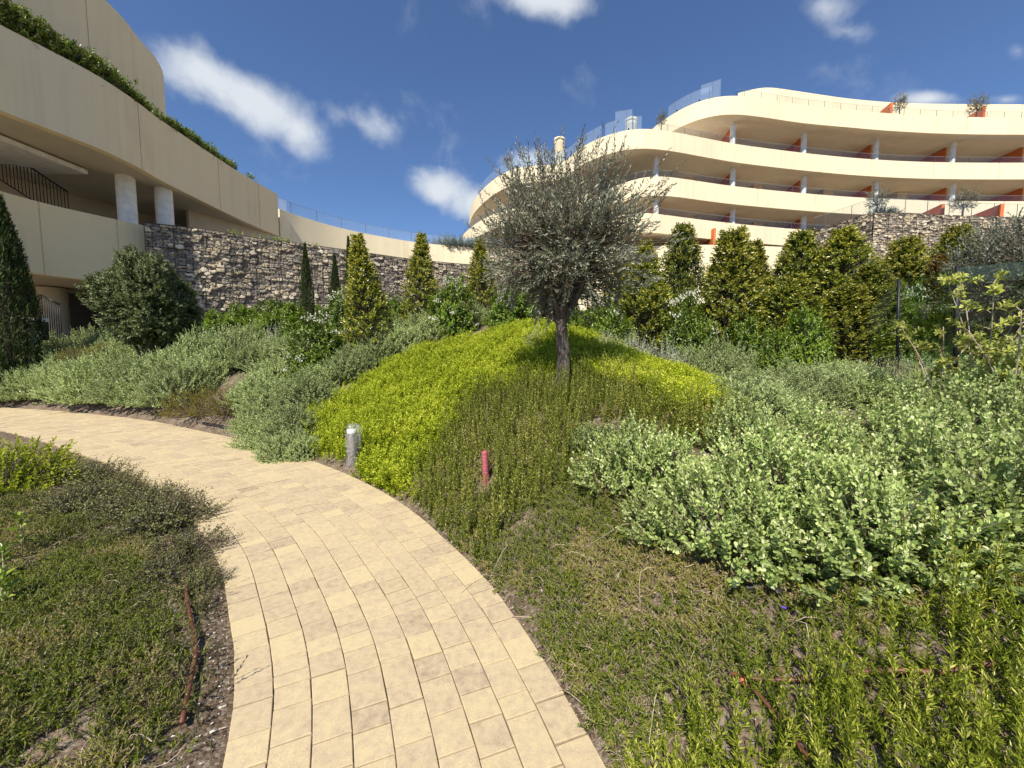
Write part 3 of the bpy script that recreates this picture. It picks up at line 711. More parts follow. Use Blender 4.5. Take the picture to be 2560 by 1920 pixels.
# ------------------------------------------------------------------ gabion walls: cages of rough stones
def gabion_face(a, b2, z0, z1, seed, cell=(.27, .17), nx=.04):
    """stone-filled face along plan polyline from a to b2 (arrays (n,2)); real relief, per-stone colour"""
    P = np.asarray(a); s = np.concatenate([[0], np.cumsum(np.linalg.norm(np.diff(P, axis=0), axis=1))]); L = s[-1]
    U = np.arange(0, L + nx, nx); Z = np.arange(0, z1 - z0 + nx, nx); uu, zz = np.meshgrid(U, Z, indexing='ij')
    def hh(i, j, k): v = np.sin(i * 12.9898 + j * 78.233 + k * 37.719 + seed) * 43758.5453; return v - np.floor(v)
    wu = uu + (fbm2(uu * 3, zz * 3, seed) - .5) * .16; wz = zz + (fbm2(uu * 3 + 9, zz * 3, seed + 1) - .5) * .12
    ci, cj = np.floor(wu / cell[0]), np.floor(wz / cell[1]); f1 = np.full(uu.shape, 9.0); f2 = f1.copy(); col = np.zeros_like(f1)
    for di in (-1, 0, 1):
        for dj in (-1, 0, 1):
            i, j = ci + di, cj + dj; x = (i + .12 + .76 * hh(i, j, 1)) * cell[0]; y = (j + .12 + .76 * hh(i, j, 2)) * cell[1]
            d = np.hypot((wu - x) / cell[0], (wz - y) / cell[1]); new = d < f1
            f2 = np.where(new, f1, np.minimum(f2, d)); col = np.where(new, hh(i, j, 3), col); f1 = np.where(new, d, f1)
    e = np.clip((f2 - f1) / .22, 0, 1); relief = np.sqrt(e) * .11 * (.45 + 1.1 * col) + fbm2(uu * 9, zz * 9, seed + 5, 3) * .03
    x = np.interp(np.minimum(uu, L), s, P[:, 0]); y = np.interp(np.minimum(uu, L), s, P[:, 1]); T = np.gradient(np.stack([x[:, 0], y[:, 0]], -1), axis=0); T /= np.linalg.norm(T, axis=1)[:, None]
    nx_, ny_ = T[:, 1][:, None], -T[:, 0][:, None]
    V = np.stack([x + nx_ * relief, y + ny_ * relief, z0 + zz], -1); a_, b_ = uu.shape; i, j = np.meshgrid(np.arange(a_ - 1), np.arange(b_ - 1), indexing='ij')
    Q = np.stack([i * b_ + j, (i + 1) * b_ + j, (i + 1) * b_ + j + 1, i * b_ + j + 1], -1).reshape(-1, 4)
    c = np.where(e < .25, .03, .12 + .88 * col)  # gaps between stones coloured near black, shade painted over the relief
    # top and back of the cage
    n = len(P); T2_ = np.gradient(P, axis=0); T2_ /= np.linalg.norm(T2_, axis=1)[:, None]; inn = np.stack([-T2_[:, 1], T2_[:, 0]], -1); B = P + inn * .9
    V2 = np.concatenate([np.c_[P, np.full(n, z1 - .02)], np.c_[B, np.full(n, z1 - .02)], np.c_[B, np.full(n, z0)]]); k = np.arange(n - 1)
    Q2 = np.concatenate([np.stack([k, k + 1, n + k + 1, n + k], -1), np.stack([n + k, n + k + 1, 2 * n + k + 1, 2 * n + k], -1)])
    it = []
    def pos(u, off): 
        X = np.interp(u, s, P[:, 0]); Yv = np.interp(u, s, P[:, 1]); tx = np.interp(u, U, T[:, 0]); ty = np.interp(u, U, T[:, 1]); return X + ty * off, Yv - tx * off
    for u in np.arange(0, L, .125):
        X, Yv = pos(u, .165); r_ = .016 if int(round(u / .125)) % 8 == 0 else .005; it.append(tube([(X, Yv, z0), (X, Yv, z1)], r_, 4, False))
    us = np.arange(0, L, .5)
    for k2, z in enumerate(np.arange(z1, z0, -.125)):
        X, Yv = pos(us, .165); it.append(tube(np.c_[X, Yv, np.full(len(us), z)], .016 if k2 % 8 == 0 else .005, 4, False))
    return [(V.reshape(-1, 3), Q, M['stone'], c.ravel()), (V2, Q2, M['stone'], np.full(len(V2), .3))], join(it)

GL = [(145.8, 223.8), (182.3, 227.4), (226.6, 233.6), (256, 238.8), (288, 242.6), (321, 247.2), (350, 251), (377, 255), (405.7, 259), (438, 262.4), (466, 264.8), (520, 267)]
P = smooth_line(spline(level(GL, 5.75), 80), 4)
st, wr = gabion_face(P, None, 1.6, 5.75 + CAMH, 3)
ga = empty('gabion_wall', (P[40][0], P[40][1], 2.5)); tag(ga, 'long gabion wall of grey and tan stones in wire cages, running back from the left building', 'wall')
own(mk('stone_fill', st, smooth=False), ga); own(mk('wire_cage', [(*wr, M['wire'], None)]), ga)
ZG = 9.25
c0_, c1_ = at_Z(811, 232, ZG)[:2], at_Z(872, 213.4, ZG)[:2]; PR = np.linspace(c0_, c1_ + unit(c1_ - c0_) * .12, 16); PR2 = spline(level([(872, 213.4), (900, 213.8), (949, 216.2), (985, 217.5), (1024, 218.5), (1100, 219)], ZG), 40)
gb = empty('gabion_wall', (PR2[0][0], PR2[0][1], 3.0)); tag(gb, 'tall gabion wall with a sharp corner below the apartment building at the right', 'wall')
for Pq, sd in ((PR, 11), (PR2, 17)):
    st, wr = gabion_face(Pq, None, .6, ZG + CAMH, sd); own(mk('stone_fill', st, smooth=False), gb); own(mk('wire_cage', [(*wr, M['wire'], None)]), gb)
own(mk('glass_balustrade', rail_glass(PR2, ZG + CAMH, ZG + CAMH + 1.05, 1.7, .25)), gb)
own(mk('glass_balustrade', rail_glass(PR, ZG + CAMH, ZG + CAMH + 1.05, 1.7, .25)), gb)
for px0, px1 in ((905, 949), (985, 1009)):
    b3 = at_Z(px1, 216.8, ZG); a3 = b3[:2] + unit(np.array([.28, 1.0])) * 3.6
    own(mk('divider_wall', [(*box(((b3[0] + a3[0]) / 2, (b3[1] + a3[1]) / 2 + .4, ZG + CAMH + .05), (3.6, .18, 1.9), math.atan2(1.0, .28)), M['orange'], None)], smooth=False), gb)
ft_ = at_Y(715, 228, 35.7); wall_q = box((ft_[0], ft_[1] + 2.8, ft_[2] - 1.4), (5.6, .2, 2.8), math.pi / 2)
own(mk('divider_wall', [(*wall_q, M['orange'], None)], smooth=False), bld)

# ------------------------------------------------------------------ plants
DIAMOND = (np.array([(0, 0, 0), (.5, .45, .10), (0, 1, 0), (-.5, .45, .10)]), np.array([(0, 1, 2, 3)]))
OVAL = (np.array([(0, 0, 0), (.36, .32, .10), (.50, .72, .12), (0, 1, -.02), (-.50, .72, .12), (-.36, .32, .10)]), np.array([(0, 1, 2, 3), (0, 3, 4, 5)]))
ROUND = (np.array([(0, 0, 0), (.30, .25, .06), (.52, .60, .14), (.30, .93, .06), (0, 1, -.04), (-.30, .93, .06), (-.52, .60, .14), (-.30, .25, .06), (0, .55, -.05)]),
         np.array([(0, 1, 2, 8), (8, 2, 3, 4), (0, 8, 6, 7), (8, 4, 5, 6)]))
LANCE = (np.array([(0, 0, 0), (.42, .30, .12), (.46, .62, .02), (0, 1, -.45), (-.46, .62, .02), (-.42, .30, .12)]), np.array([(0, 1, 2, 3), (0, 3, 4, 5)]))


def nrm(v): return v / (np.linalg.norm(v, axis=-1, keepdims=True) + 1e-9)


def scatter(tm, P, D, U, L, W, c):
    V0, Q0 = tm; n = len(P); D = nrm(D); X = nrm(np.cross(D, U)); Z = np.cross(X, D)
    L = np.broadcast_to(L, (n,)); W = np.broadcast_to(W, (n,))
    V = P[:, None] + X[:, None] * (V0[None, :, 0, None] * W[:, None, None]) + D[:, None] * (V0[None, :, 1, None] * L[:, None, None]) + Z[:, None] * (V0[None, :, 2, None] * W[:, None, None])
    m = len(V0); Q = (Q0[None] + (np.arange(n) * m)[:, None, None]).reshape(-1, 4)
    return V.reshape(-1, 3), Q, np.repeat(np.clip(c, 0, 1), m)


def sticks(A, B, r0, r1):
    D = nrm(B - A); ref = np.where(abs(D[:, 2:3]) < .9, np.array([[0, 0, 1.0]]), np.array([[1.0, 0, 0]])); X = nrm(np.cross(D, ref)); Y = np.cross(D, X)
    n = len(A); V = np.empty((n, 6, 3))
    for k in range(3):
        th = 2.094 * k; o = X * math.cos(th) + Y * math.sin(th); V[:, k] = A + o * np.reshape(r0, (-1, 1)); V[:, 3 + k] = B + o * np.reshape(r1, (-1, 1))
    q = np.array([(0, 1, 4, 3), (1, 2, 5, 4), (2, 0, 3, 5)])
    return V.reshape(-1, 3), (q[None] + (np.arange(n) * 6)[:, None, None]).reshape(-1, 4)


def shoots(tm, B, A, L, k, ll, lw, a0=1.0, a1=.35, t0=.15, jit=.3, c0=.35, cj=.2, ct=.25, pair=False, shrink=.6, bend=0.0):
    """k leaves spiralling round every shoot; a0..a1 opening angle from foot to tip; returns leaf mesh arrays"""
    n = len(B); A = nrm(A); L = np.broadcast_to(np.asarray(L, float), (n,))
    ref = np.where(abs(A[:, 2:3]) < .9, np.array([[0, 0, 1.0]]), np.array([[1.0, 0, 0]])); X = nrm(np.cross(A, ref)); Y = np.cross(A, X)
    t = np.linspace(t0, 1, k)[None] * np.ones((n, 1)) + rng.normal(0, .02, (n, k))
    i = np.arange(k)[None]; ph = rng.uniform(0, 6.28, (n, 1)) + (i * 2.399 if not pair else (i // 2) * 1.571 + (i % 2) * math.pi) + rng.normal(0, jit, (n, k))
    a = a0 + (a1 - a0) * t + rng.normal(0, jit * .5, (n, k))
    R = X[:, None] * np.cos(ph)[..., None] + Y[:, None] * np.sin(ph)[..., None]
    D = A[:, None] * np.cos(a)[..., None] + R * np.sin(a)[..., None]; U = A[:, None] * np.sin(a)[..., None] - R * np.cos(a)[..., None] + rng.normal(0, .25, (n, k, 3))
    P = B[:, None] + A[:, None] * (t * L[:, None])[..., None]
    if bend: P[..., 2] -= bend * (t**2) * L[:, None]; D[..., 2] -= bend * .6 * t
    sz = (1 - (1 - shrink) * t**2) * rng.uniform(.75, 1.2, (n, k))
    c = c0 + rng.normal(0, cj, (n, k)) + ct * (t - .5) + rng.normal(0, .08, (n, 1))
    return scatter(tm, P.reshape(-1, 3), D.reshape(-1, 3), U.reshape(-1, 3), (ll * sz).ravel(), (lw * sz).ravel(), c.ravel())


def hemi(n, lo=-.15):
    z = rng.uniform(lo, 1, n); p = rng.uniform(0, 6.283, n); r = np.sqrt(1 - np.minimum(z * z, 1)); return np.stack([r * np.cos(p), r * np.sin(p), z], -1)


def lump(d, seed, amt): return 1 + amt * (fbm2(d[:, 0] * 2.3 + d[:, 2] * 1.7 + seed, d[:, 1] * 2.3 - d[:, 2] * 1.3, seed, 3) - .45) * 2


def dome_shrub(name, r, h, n, leafm, tm=OVAL, k=14, ll=.032, lw=.014, sl=.17, c0=.42, up=.55, a0=1.1, a1=.45, lo=-.1, lumps=.35, inner=.35, twigm=None, foot=True, ct=.3, cj=.17):
    """a bush: leafy shoots over a lumpy dome, darker shoots inside, stems running back to the foot"""
    sd = rng.uniform(0, 50); d = hemi(n, lo); q = np.where(rng.random(n) < inner, rng.uniform(.45, .8, n), rng.uniform(.8, 1.0, n)) * lump(d, sd, lumps)
    B = d * np.array([r, r, h]) * q[:, None]; B[:, 2] = np.maximum(B[:, 2], .02)
    A = nrm(d * np.array([1, 1, .8]) + np.array([0, 0, up]) + rng.normal(0, .28, (n, 3)))
    B -= A * sl * .6; B[:, 2] = np.maximum(B[:, 2], .015)
    lf = shoots(tm, B, A, sl * rng.uniform(.7, 1.35, n), k, ll, lw, a0, a1, c0=c0, ct=ct, cj=cj)
    root = empty(name)
    mk('foliage', [(lf[0], lf[1], leafm, lf[2])], root)
    s1 = sticks(B, B + A * sl * .9, .0028, .0015); m = B[::3] * .5; m[:, 2] *= .8
    s2 = sticks(m * .15, m, .010, .006); s3 = sticks(m, B[::3], .006, .003)
    mk('stems', [(*s1, twigm or M['twig'], None), (*s2, M['twig'], None), (*s3, M['twig'], None)], root)
    return root


def put(proto, used, loc, rz=None, sc=1.0, label=None, group=None, cat=None, hz=1.0):
    s = (sc, sc, sc * hz); rz = rng.uniform(0, 6.28) if rz is None else rz
    if not used.get(proto.name):
        used[proto.name] = True; o = proto; o.location = loc; o.rotation_euler = (0, 0, rz); o.scale = s
    else: o = dup(proto, loc, rz, s)
    return tag(o, label, cat, group)


USED = {}
def at_ground(x, y, dz=-.02): return (x, y, gz(x, y) + dz)
def along(s, d):
    i = int(np.argmin(abs(_s - s))); p = EL[i] + EN[i] * d; return p[0], p[1]
def s_near(x, y): return float(path_d(np.array([x]), np.array([y]))[1][0])


# --- silver-green shrubs in the left hedge along the path
SIL = [dome_shrub('silver_shrub',   .62, .78, 720, M['l_silver'], k=15, ll=.050, lw=.022, sl=.20, c0=.56, ct=.4, lumps=.45) for _ in range(3)]
hl = 'silver-green small-leaved shrub in the continuous hedge beside the far left stretch of the path'
hg = 'silver shrubs of the left path hedge'
pa, pb = gpd(375, 905), gpd(-60, 880)
s0, s1 = s_near(pa[0], pa[1]) + .35, s_near(pb[0], pb[1]) + 1.5
i = 0
for row, (d0, st_) in enumerate(((.52, .75), (1.25, .85), (2.05, .95), (2.9, 1.1))):
    for s in np.arange(s0 + .25 + row * .3, s1, st_):
        x, y = along(s, d0 + rng.normal(0, .08)); put(SIL[i % 3], USED, at_ground(x, y), sc=rng.uniform(1.05, 1.4), hz=rng.uniform(1.05, 1.3), label=hl, group=hg, cat='shrub'); i += 1
# --- silver strip between the bronze shrub and the lime ground cover
ml_ = 'silver-green shrub in the curving strip between the path corner and the lime ground cover'
for (dx, dy, sc) in ((575, 930, .62), (640, 915, .6), (600, 862, .72), (670, 850, .72), (625, 800, .75), (705, 815, .75), (690, 770, .75), (760, 790, .72), (745, 750, .75), (815, 760, .72), (800, 725, .72), (868, 738, .7), (855, 708, .7),
                     (920, 715, .7), (905, 690, .7), (975, 695, .68), (960, 672, .7), (1030, 682, .66), (1015, 662, .66), (1080, 672, .6), (640, 745, .75), (580, 760, .8), (560, 850, .7), (585, 815, .75), (565, 895, .6), (610, 955, .42), (655, 950, .38), (545, 775, .8)):
    p = gpd(dx, dy, .28); put(SIL[i % 3], USED, at_ground(p[0], p[1]), sc=sc * rng.uniform(1.2, 1.5), hz=.9, label=ml_, group='silver shrubs of the middle strip', cat='shrub'); i += 1
# --- silver shrubs behind the lime patch, right of the tree
for (dx, dy, sc) in ((1520, 765, .6), (1570, 770, .7), (1610, 800, .7), (1640, 765, .7), (1690, 790, .75), (1740, 770, .7), (1590, 740, .7), (1660, 735, .7), (1800, 790, .85), (1790, 765, .8), (1720, 815, .75), (1850, 775, .8), (1600, 835, .6), (1640, 855, .6), (1690, 840, .65), (1750, 835, .7), (1820, 815, .75), (1900, 795, .8), (1980, 800, .8), (2060, 805, .8), (2140, 800, .8), (1570, 800, .6), (1630, 815, .65), (1500, 775, .5), (1780, 800, .75), (1870, 830, .75)):
    p = gpd(dx, dy, .3); put(SIL[i % 3], USED, at_ground(p[0], p[1]), sc=sc * 1.15, hz=.85, label='silver-green shrub in the drift behind the lime patch right of the olive tree', group='silver shrubs right of the olive tree', cat='shrub'); i += 1
# --- round-leaved silver shrubs, the big mass at the right
RND = [dome_shrub('round_leaf_shrub',   .55, .52, 300, M['l_silver_round'], ROUND, k=12, ll=.043, lw=.029, sl=.18, up=.7, a0=1.15, a1=.4, lo=0.02, lumps=.55, inner=.4, c0=.56, ct=.40, cj=.2) for _ in range(3)]
rl = 'pale green round-leaved shrub in the big spreading mass on the right bank'
for n_, (dx, dy, sc) in enumerate(((1345, 985, .72), (1300, 925, .62), (1450, 1090, .62), (1585, 1120, .72), (1740, 1125, .78), (1890, 1110, .78), (2030, 1090, .8), (1420, 985, .62), (1540, 1010, .74), (1690, 1010, .82), (1850, 1000, .85), (2000, 1000, .85), (2140, 1010, .85),
                                   (1620, 925, .75), (1760, 920, .8), (1900, 915, .85), (2050, 910, .9), (2190, 920, .9), (1700, 850, .8), (1830, 840, .8), (1960, 840, .85), (2090, 835, .9), (2210, 840, .9), (2290, 960, .9), (2300, 860, .9), (2190, 1060, .8), (2330, 1050, .9), (2420, 900, 1), (2450, 1000, 1))):
    p = gpd(dx, dy, .2); kw = {}
    put(RND[n_ % 3], USED, at_ground(p[0], p[1]), sc=sc * rng.uniform(.85, 1.1), hz=rng.choice([.62, .8, 1.0, 1.15]), label=rl if n_ > 1 else ('small upright pale round-leaved shrub at the left tip of the right-hand mass' if n_ else 'low pale round-leaved shrub just below the upright one beside the rosemary'), group=('round-leaved shrubs of the right bank' if n_ > 1 else None), cat='shrub')


# --- planted ground cover: one object for each sheet of plants
def in_poly(x, y, P):
    c = np.zeros(len(x), bool); j = len(P) - 1
    for i_ in range(len(P)):
        a, b2 = P[i_], P[j]; w = (a[1] > y) != (b2[1] > y)
        c ^= w & (x < (b2[0] - a[0]) * (y - a[1]) / (b2[1] - a[1] + 1e-12) + a[0]); j = i_
    return c


CLEAR = gpd(1048, 1030, .05)[:2]; CLEAR2 = gpd(762, 1003)[:2]


def bed_pts(poly, h, dens, jag=.0, lim=140000, ymax=9.3):
    P = np.array([gpd(x, y, h)[:2] for x, y in poly]) if not isinstance(poly, np.ndarray) else poly
    P = P * np.minimum(1, ymax / np.maximum(P[:, 1:2], .1)) if not isinstance(poly, np.ndarray) else P; lo, hi = P.min(0), P.max(0); n = int(min(lim, (hi - lo).prod() * dens))
    X = rng.uniform(lo, hi, (n, 2)); w = X + (np.stack([fbm2(X[:, 0] * 3, X[:, 1] * 3, 21), fbm2(X[:, 0] * 3, X[:, 1] * 3, 22)], -1) - .47) * jag + rng.normal(0, .22 * jag, (n, 2))
    X = X[in_poly(w[:, 0], w[:, 1], P)]; X = X[np.hypot(X[:, 0] - CLEAR[0], (X[:, 1] - CLEAR[1] + .10) * .6) > .11]; X = X[np.hypot(X[:, 0] - CLEAR2[0], (X[:, 1] - CLEAR2[1] + .12) * .6) > .17]; d, s = path_d(X[:, 0], X[:, 1]); X = X[(d > .03) | (d < -width_at(s) - .03)]
    return np.c_[X, ground(X[:, 0], X[:, 1])]


def patch(Pt, seed, f=1.6): return (fbm2(Pt[:, 0] * f, Pt[:, 1] * f, seed) - .47)


def bed_shoots(Pt, tilt, L, tm, k, ll, lw, mat, name, label, cat, h0=0.0, stem=None, **kw):
    n = len(Pt); A = nrm(np.c_[rng.normal(0, tilt, (n, 2)), np.ones(n)]); B = Pt.copy(); B[:, 2] += h0 if np.isscalar(h0) else h0
    kw['c0'] = kw.get('c0', .35) + (.4 * patch(Pt, 77, 2.2) + .35 * patch(Pt, 78, 6))[:, None]
    lf = shoots(tm, B, A, L, k, ll, lw, **kw); sk = sticks(Pt, B + A * np.reshape(np.broadcast_to(L, (n,)), (-1, 1)), .002, .001)
    return tag(mk(name, [(lf[0], lf[1], mat, lf[2]), (*sk, stem or mat, np.full(len(sk[0]), .22))]), label, cat, None, 'stuff')


YA = [(640, 905), (690, 870), (760, 835), (860, 770), (960, 720), (1100, 686), (1195, 682), (1300, 705), (1400, 745), (1340, 775), (1250, 790), (1180, 800), (1060, 812), (1005, 850), (965, 900), (925, 960), (890, 1020), (860, 1070), (790, 1045), (760, 1010), (775, 985), (745, 958), (690, 948)]
Pt = bed_pts(YA, .22, 1000, .5)
hh_ = .04 + .30 * np.maximum(fbm2(Pt[:, 0] * 2.4, Pt[:, 1] * 2.4, 31) - .16, 0) + .22 * np.maximum(fbm2(Pt[:, 0] * 5.5, Pt[:, 1] * 5.5, 32) - .40, 0) + .10 * rng.random(len(Pt))**5 - .10 * rng.random(len(Pt))
bed_shoots(Pt, .5, rng.uniform(.08, .17, len(Pt)), OVAL, 13, .040, .017, M['l_yellow'], 'lime_ground_cover', 'bright lime green low shrubby ground cover spreading around the olive tree', 'ground cover', h0=hh_, a0=1.35, a1=.75, c0=.36, ct=.45, cj=.22)
YB = [(1260, 790), (1330, 760), (1400, 745), (1470, 768), (1545, 800), (1560, 850), (1500, 862), (1430, 850), (1395, 825)]
Pt = bed_pts(YA, .15, 900, .4)
bed_shoots(Pt, .9, .08, OVAL, 10, .040, .018, M['l_yellow'], 'lime_undergrowth', 'lower lime green leaves filling the ground cover between its taller shoots', 'ground cover', h0=.02, a0=1.35, a1=.75, c0=.35, ct=.3)
Pt = bed_pts(YB, .22, 1100, .2)
bed_shoots(Pt, .4, rng.uniform(.10, .2, len(Pt)), OVAL, 13, .040, .017, M['l_yellow'], 'lime_ground_cover', 'smaller lime green patch to the right of the olive trunk', 'ground cover', h0=.02 + .22 * fbm2(Pt[:, 0] * 2, Pt[:, 1] * 2, 33), a0=1.35, a1=.75, c0=.40, ct=.35)
YC = [(830, 735), (850, 695), (950, 686), (960, 700), (900, 716), (860, 742)]
Pt = bed_pts(YC, .25, 800, .1, ymax=12)
bed_shoots(Pt, .4, rng.uniform(.12, .2, len(Pt)), OVAL, 13, .04, .016, M['l_yellow'], 'lime_ground_cover', 'narrow lime green strip behind the silver shrubs under the conical shrub', 'ground cover', h0=.15, c0=.4, ct=.35)

RA = [(1060, 812), (1180, 802), (1250, 790), (1340, 778), (1400, 825), (1430, 852), (1540, 860), (1620, 890), (1560, 930), (1400, 900), (1300, 870), (1240, 910), (1230, 960), (1240, 1000), (1190, 1040), (1105, 1060), (1080, 1110), (1005, 1195), (960, 1150), (905, 1090), (880, 1060), (905, 1000), (955, 910), (1000, 850)]
Pt = bed_pts(RA, .22, 270, .35)
bed_shoots(Pt, .10, rng.uniform(.20, .46, len(Pt)), DIAMOND, 56, .032, .0105, M['l_rose'], 'rosemary_patch', 'upright dark olive rosemary in front of the olive trunk', 'rosemary', a0=1.15, a1=.5, c0=.45, ct=.25, t0=.05)
Pt2 = bed_pts(RA, .22, 520, .35)
bed_shoots(Pt2, .5, .12, DIAMOND, 20, .026, .008, M['l_rose'], 'rosemary_undergrowth', 'short bushy rosemary growth between the upright stems', 'rosemary', c0=.42)

MA = [(975, 1170), (1040, 1080), (1070, 1030), (1150, 1000), (1225, 925), (1330, 930), (1345, 1030), (1390, 1100), (1560, 1150), (1800, 1160), (2000, 1150), (2120, 1110), (2300, 1120), (2200, 1250), (1960, 1330), (1750, 1440), (1600, 1520), (1500, 1580), (1400, 1640), (1350, 1720), (1300, 1640), (1225, 1510), (1165, 1400), (1110, 1310), (1045, 1240)]
def mat_bed(poly, dens, name, label, seed, mat=None, bt=.345, Lr=(.05, .10), brown=.16, ll=.025, lw=.0068):
    Pt = bed_pts(poly, .05, dens, .2); g_ = fbm2(Pt[:, 0] * 2.6, Pt[:, 1] * 2.6, seed); Pt = Pt[(g_ > .35) | (rng.random(len(Pt)) < .25)]; g_ = fbm2(Pt[:, 0] * 2.6, Pt[:, 1] * 2.6, seed); g2 = fbm2(Pt[:, 0] * 4 + 5, Pt[:, 1] * 4, seed + 3)
    n = len(Pt); A = nrm(np.c_[rng.normal(0, .75, (n, 2)), np.full(n, .62)]); L = rng.uniform(*Lr, n); B = Pt.copy(); B[:, 2] += .10 * np.clip(g_ - .30, 0, 1) * rng.uniform(.1, 1.4, n)
    lf = shoots(DIAMOND, B, A, L, 17, ll, lw, a0=1.1, a1=.4, c0=.42, cj=.16, ct=.2); c = lf[2] + np.repeat(np.where(g2 < bt, .36, -.02), 17 * 4); c = np.clip(c, 0, 1)
    sk = sticks(B - A * .03, B + A * L[:, None], .0014, .001)
    return tag(mk(name, [(lf[0], lf[1], mat or M['l_mat'], c), (*sk, M['drytwig'], None)]), label, 'ground cover', None, 'stuff')
mat_bed(MA, 2700, 'creeping_ground_cover', 'dark green creeping ground cover with browned patches beside the path on the right', 41, bt=.335)
RB = [(1340, 1700), (1370, 1585), (1500, 1575), (1600, 1500), (1740, 1500), (1860, 1420), (1950, 1290), (2060, 1150), (2150, 1100), (2260, 1050), (2420, 1080), (2420, 1760), (1330, 1760)]
Pt = bed_pts(RB, .15, 330, .25); g_ = fbm2(Pt[:, 0] * 2.2, Pt[:, 1] * 2.2, 51); Pt = Pt[(g_ > .36) | (rng.random(len(Pt)) < .3)]
bed_shoots(Pt, .17, rng.uniform(.17, .38, len(Pt)), DIAMOND, 66, .031, .0062, M['l_rose_b'], 'rosemary_patch', 'bright green upright rosemary in the bottom right corner', 'rosemary', a0=1.25, a1=.45, c0=.45, ct=.35, t0=.08)
Pt = bed_pts(RB, .08, 900, .25)
bed_shoots(Pt, .9, rng.uniform(.06, .14, len(Pt)), DIAMOND, 24, .027, .0055, M['l_rose_b'], 'rosemary_undergrowth', 'low sprawling rosemary twigs in the bottom right corner', 'rosemary', c0=.30, ct=.2)

Pt = bed_pts(np.array([(1.5, .3), (2.2, 1.0), (3.2, 1.6), (5.5, 1.6), (8, 3), (8, -3.5), (1.9, -3.5)]), 0, 150, .3)
bed_shoots(Pt, .35, rng.uniform(.14, .32, len(Pt)), DIAMOND, 40, .036, .009, M['l_rose_b'], 'rosemary_patch', 'green rosemary running on past the right picture edge', 'rosemary', a0=1.25, a1=.45, c0=.45, ct=.35, t0=.08)

# left bed inside the bend
LBED = [(-200, 985), (0, 975), (120, 985), (230, 1035), (340, 1085), (415, 1150), (440, 1210), (455, 1270), (468, 1350), (470, 1450), (472, 1550), (465, 1720), (-400, 1720), (-500, 1200)]
mat_bed([(-300, 1040), (60, 1050), (200, 1110), (300, 1180), (350, 1290), (380, 1420), (395, 1560), (380, 1760), (-500, 1760), (-500, 1250)], 3000, 'creeping_ground_cover', 'dark green creeping mat in the bed at the lower left', 61, bt=.41)
def sprig_bed(poly, dens, mat, name, label, L, k, ll, lw, tm=DIAMOND, tilt=.6, seed=71, h0=.0, jag=.25, cat='ground cover', thr=.0, **kw):
    Pt = bed_pts(poly, .05, dens, jag); g_ = fbm2(Pt[:, 0] * 3, Pt[:, 1] * 3, seed); Pt = Pt[g_ > thr]
    return bed_shoots(Pt, tilt, rng.uniform(L[0], L[1], len(Pt)), tm, k, ll, lw, mat, name, label, cat, h0=h0, **kw)
sprig_bed(LBED, 420, M['l_dusky'], 'dusky_ground_cover', 'dusky grey brown small-leaved shoots along the path edge of the lower left bed', (.08, .22), 16, .020, .010, DIAMOND, .7, 71, thr=.44)
sprig_bed([(330, 1230), (440, 1230), (470, 1350), (475, 1500), (470, 1700), (380, 1700), (390, 1500), (380, 1350)], 240, M['l_dusky'], 'dusky_ground_cover', 'sparse dry grey shoots over the bare soil strip beside the pavers', (.04, .10), 10, .016, .007, DIAMOND, 1.0, 72, thr=.42)

# dusky low shrubs hanging over the left edge of the path
DUS = [dome_shrub('dusky_shrub', .30, .27, 170, M['l_dusky'], OVAL, k=11, ll=.030, lw=.015, sl=.16, up=.5, a0=1.2, a1=.8, lo=0.05, lumps=.5, c0=.45) for _ in range(2)]
for n_, (dx, dy, sc) in enumerate(((165, 1040, .9), (205, 1040, 1.0), (255, 1070, .95), (300, 1090, .9), (345, 1110, 1.0), (385, 1130, 1.0), (330, 1150, .9), (405, 1200, .8), (270, 1120, .9), (200, 1090, 1.0), (430, 1270, .55), (370, 1250, .7), (160, 1110, .9))):
    p = gpd(dx, dy, .0); put(DUS[n_ % 2], USED, at_ground(p[0], p[1], -.01), sc=sc * 1.05, label='dusky brown-green small-leaved shrub leaning over the left edge of the path', group='dusky shrubs at the left path edge', cat='shrub')
yl = dome_shrub('lime_shrub', .5, .42, 420, M['l_yellow'], OVAL, k=13, ll=.040, lw=.018, sl=.16, lo=0.0, c0=.4)
p = gpd(15, 1060); put(yl, USED, at_ground(p[0], p[1]), sc=1.35, label='lime green shrub at the left picture edge in front of the path', cat='shrub')

# --- bronze shrubs
br = dome_shrub('bronze_shrub', .7, .55, 420, M['l_brown'], OVAL, k=13, ll=.032, lw=.014, sl=.16, c0=.42)
p = gpd(430, 885, .12); put(br, USED, at_ground(p[0], p[1]), sc=1.15, label='olive bronze low shrub above the bare soil bank beside the path', cat='shrub')
p = gpd(500, 880, .15); put(br, USED, at_ground(p[0], p[1]), sc=1.15, label='olive bronze shrub tucked behind the other bronze one against the silver strip', cat='shrub')
for (dx, dy, sc, lab) in ((165, 735, .75, 'yellow bronze shrub behind the left hedge near the low railing'), (225, 730, .8, 'yellow bronze shrub behind the left hedge beside the round bush'), (520, 715, 1.2, 'brown tinted shrub below the laurel thicket by the gabion wall')):
    p = at_Y(dx * DS, dy * DS, 12.2 if dx < 400 else 12.6); put(br, USED, (p[0], p[1], max(gz(p[0], p[1]) - .02, p[2] - .6)), sc=sc, label=lab, cat='shrub')
wv = dome_shrub('white_leaf_shrub', .55, .5, 380, M['l_white'], DIAMOND, k=18, ll=.034, lw=.013, sl=.26, up=.8, lumps=.5, a0=1.2, a1=.9, c0=.5)
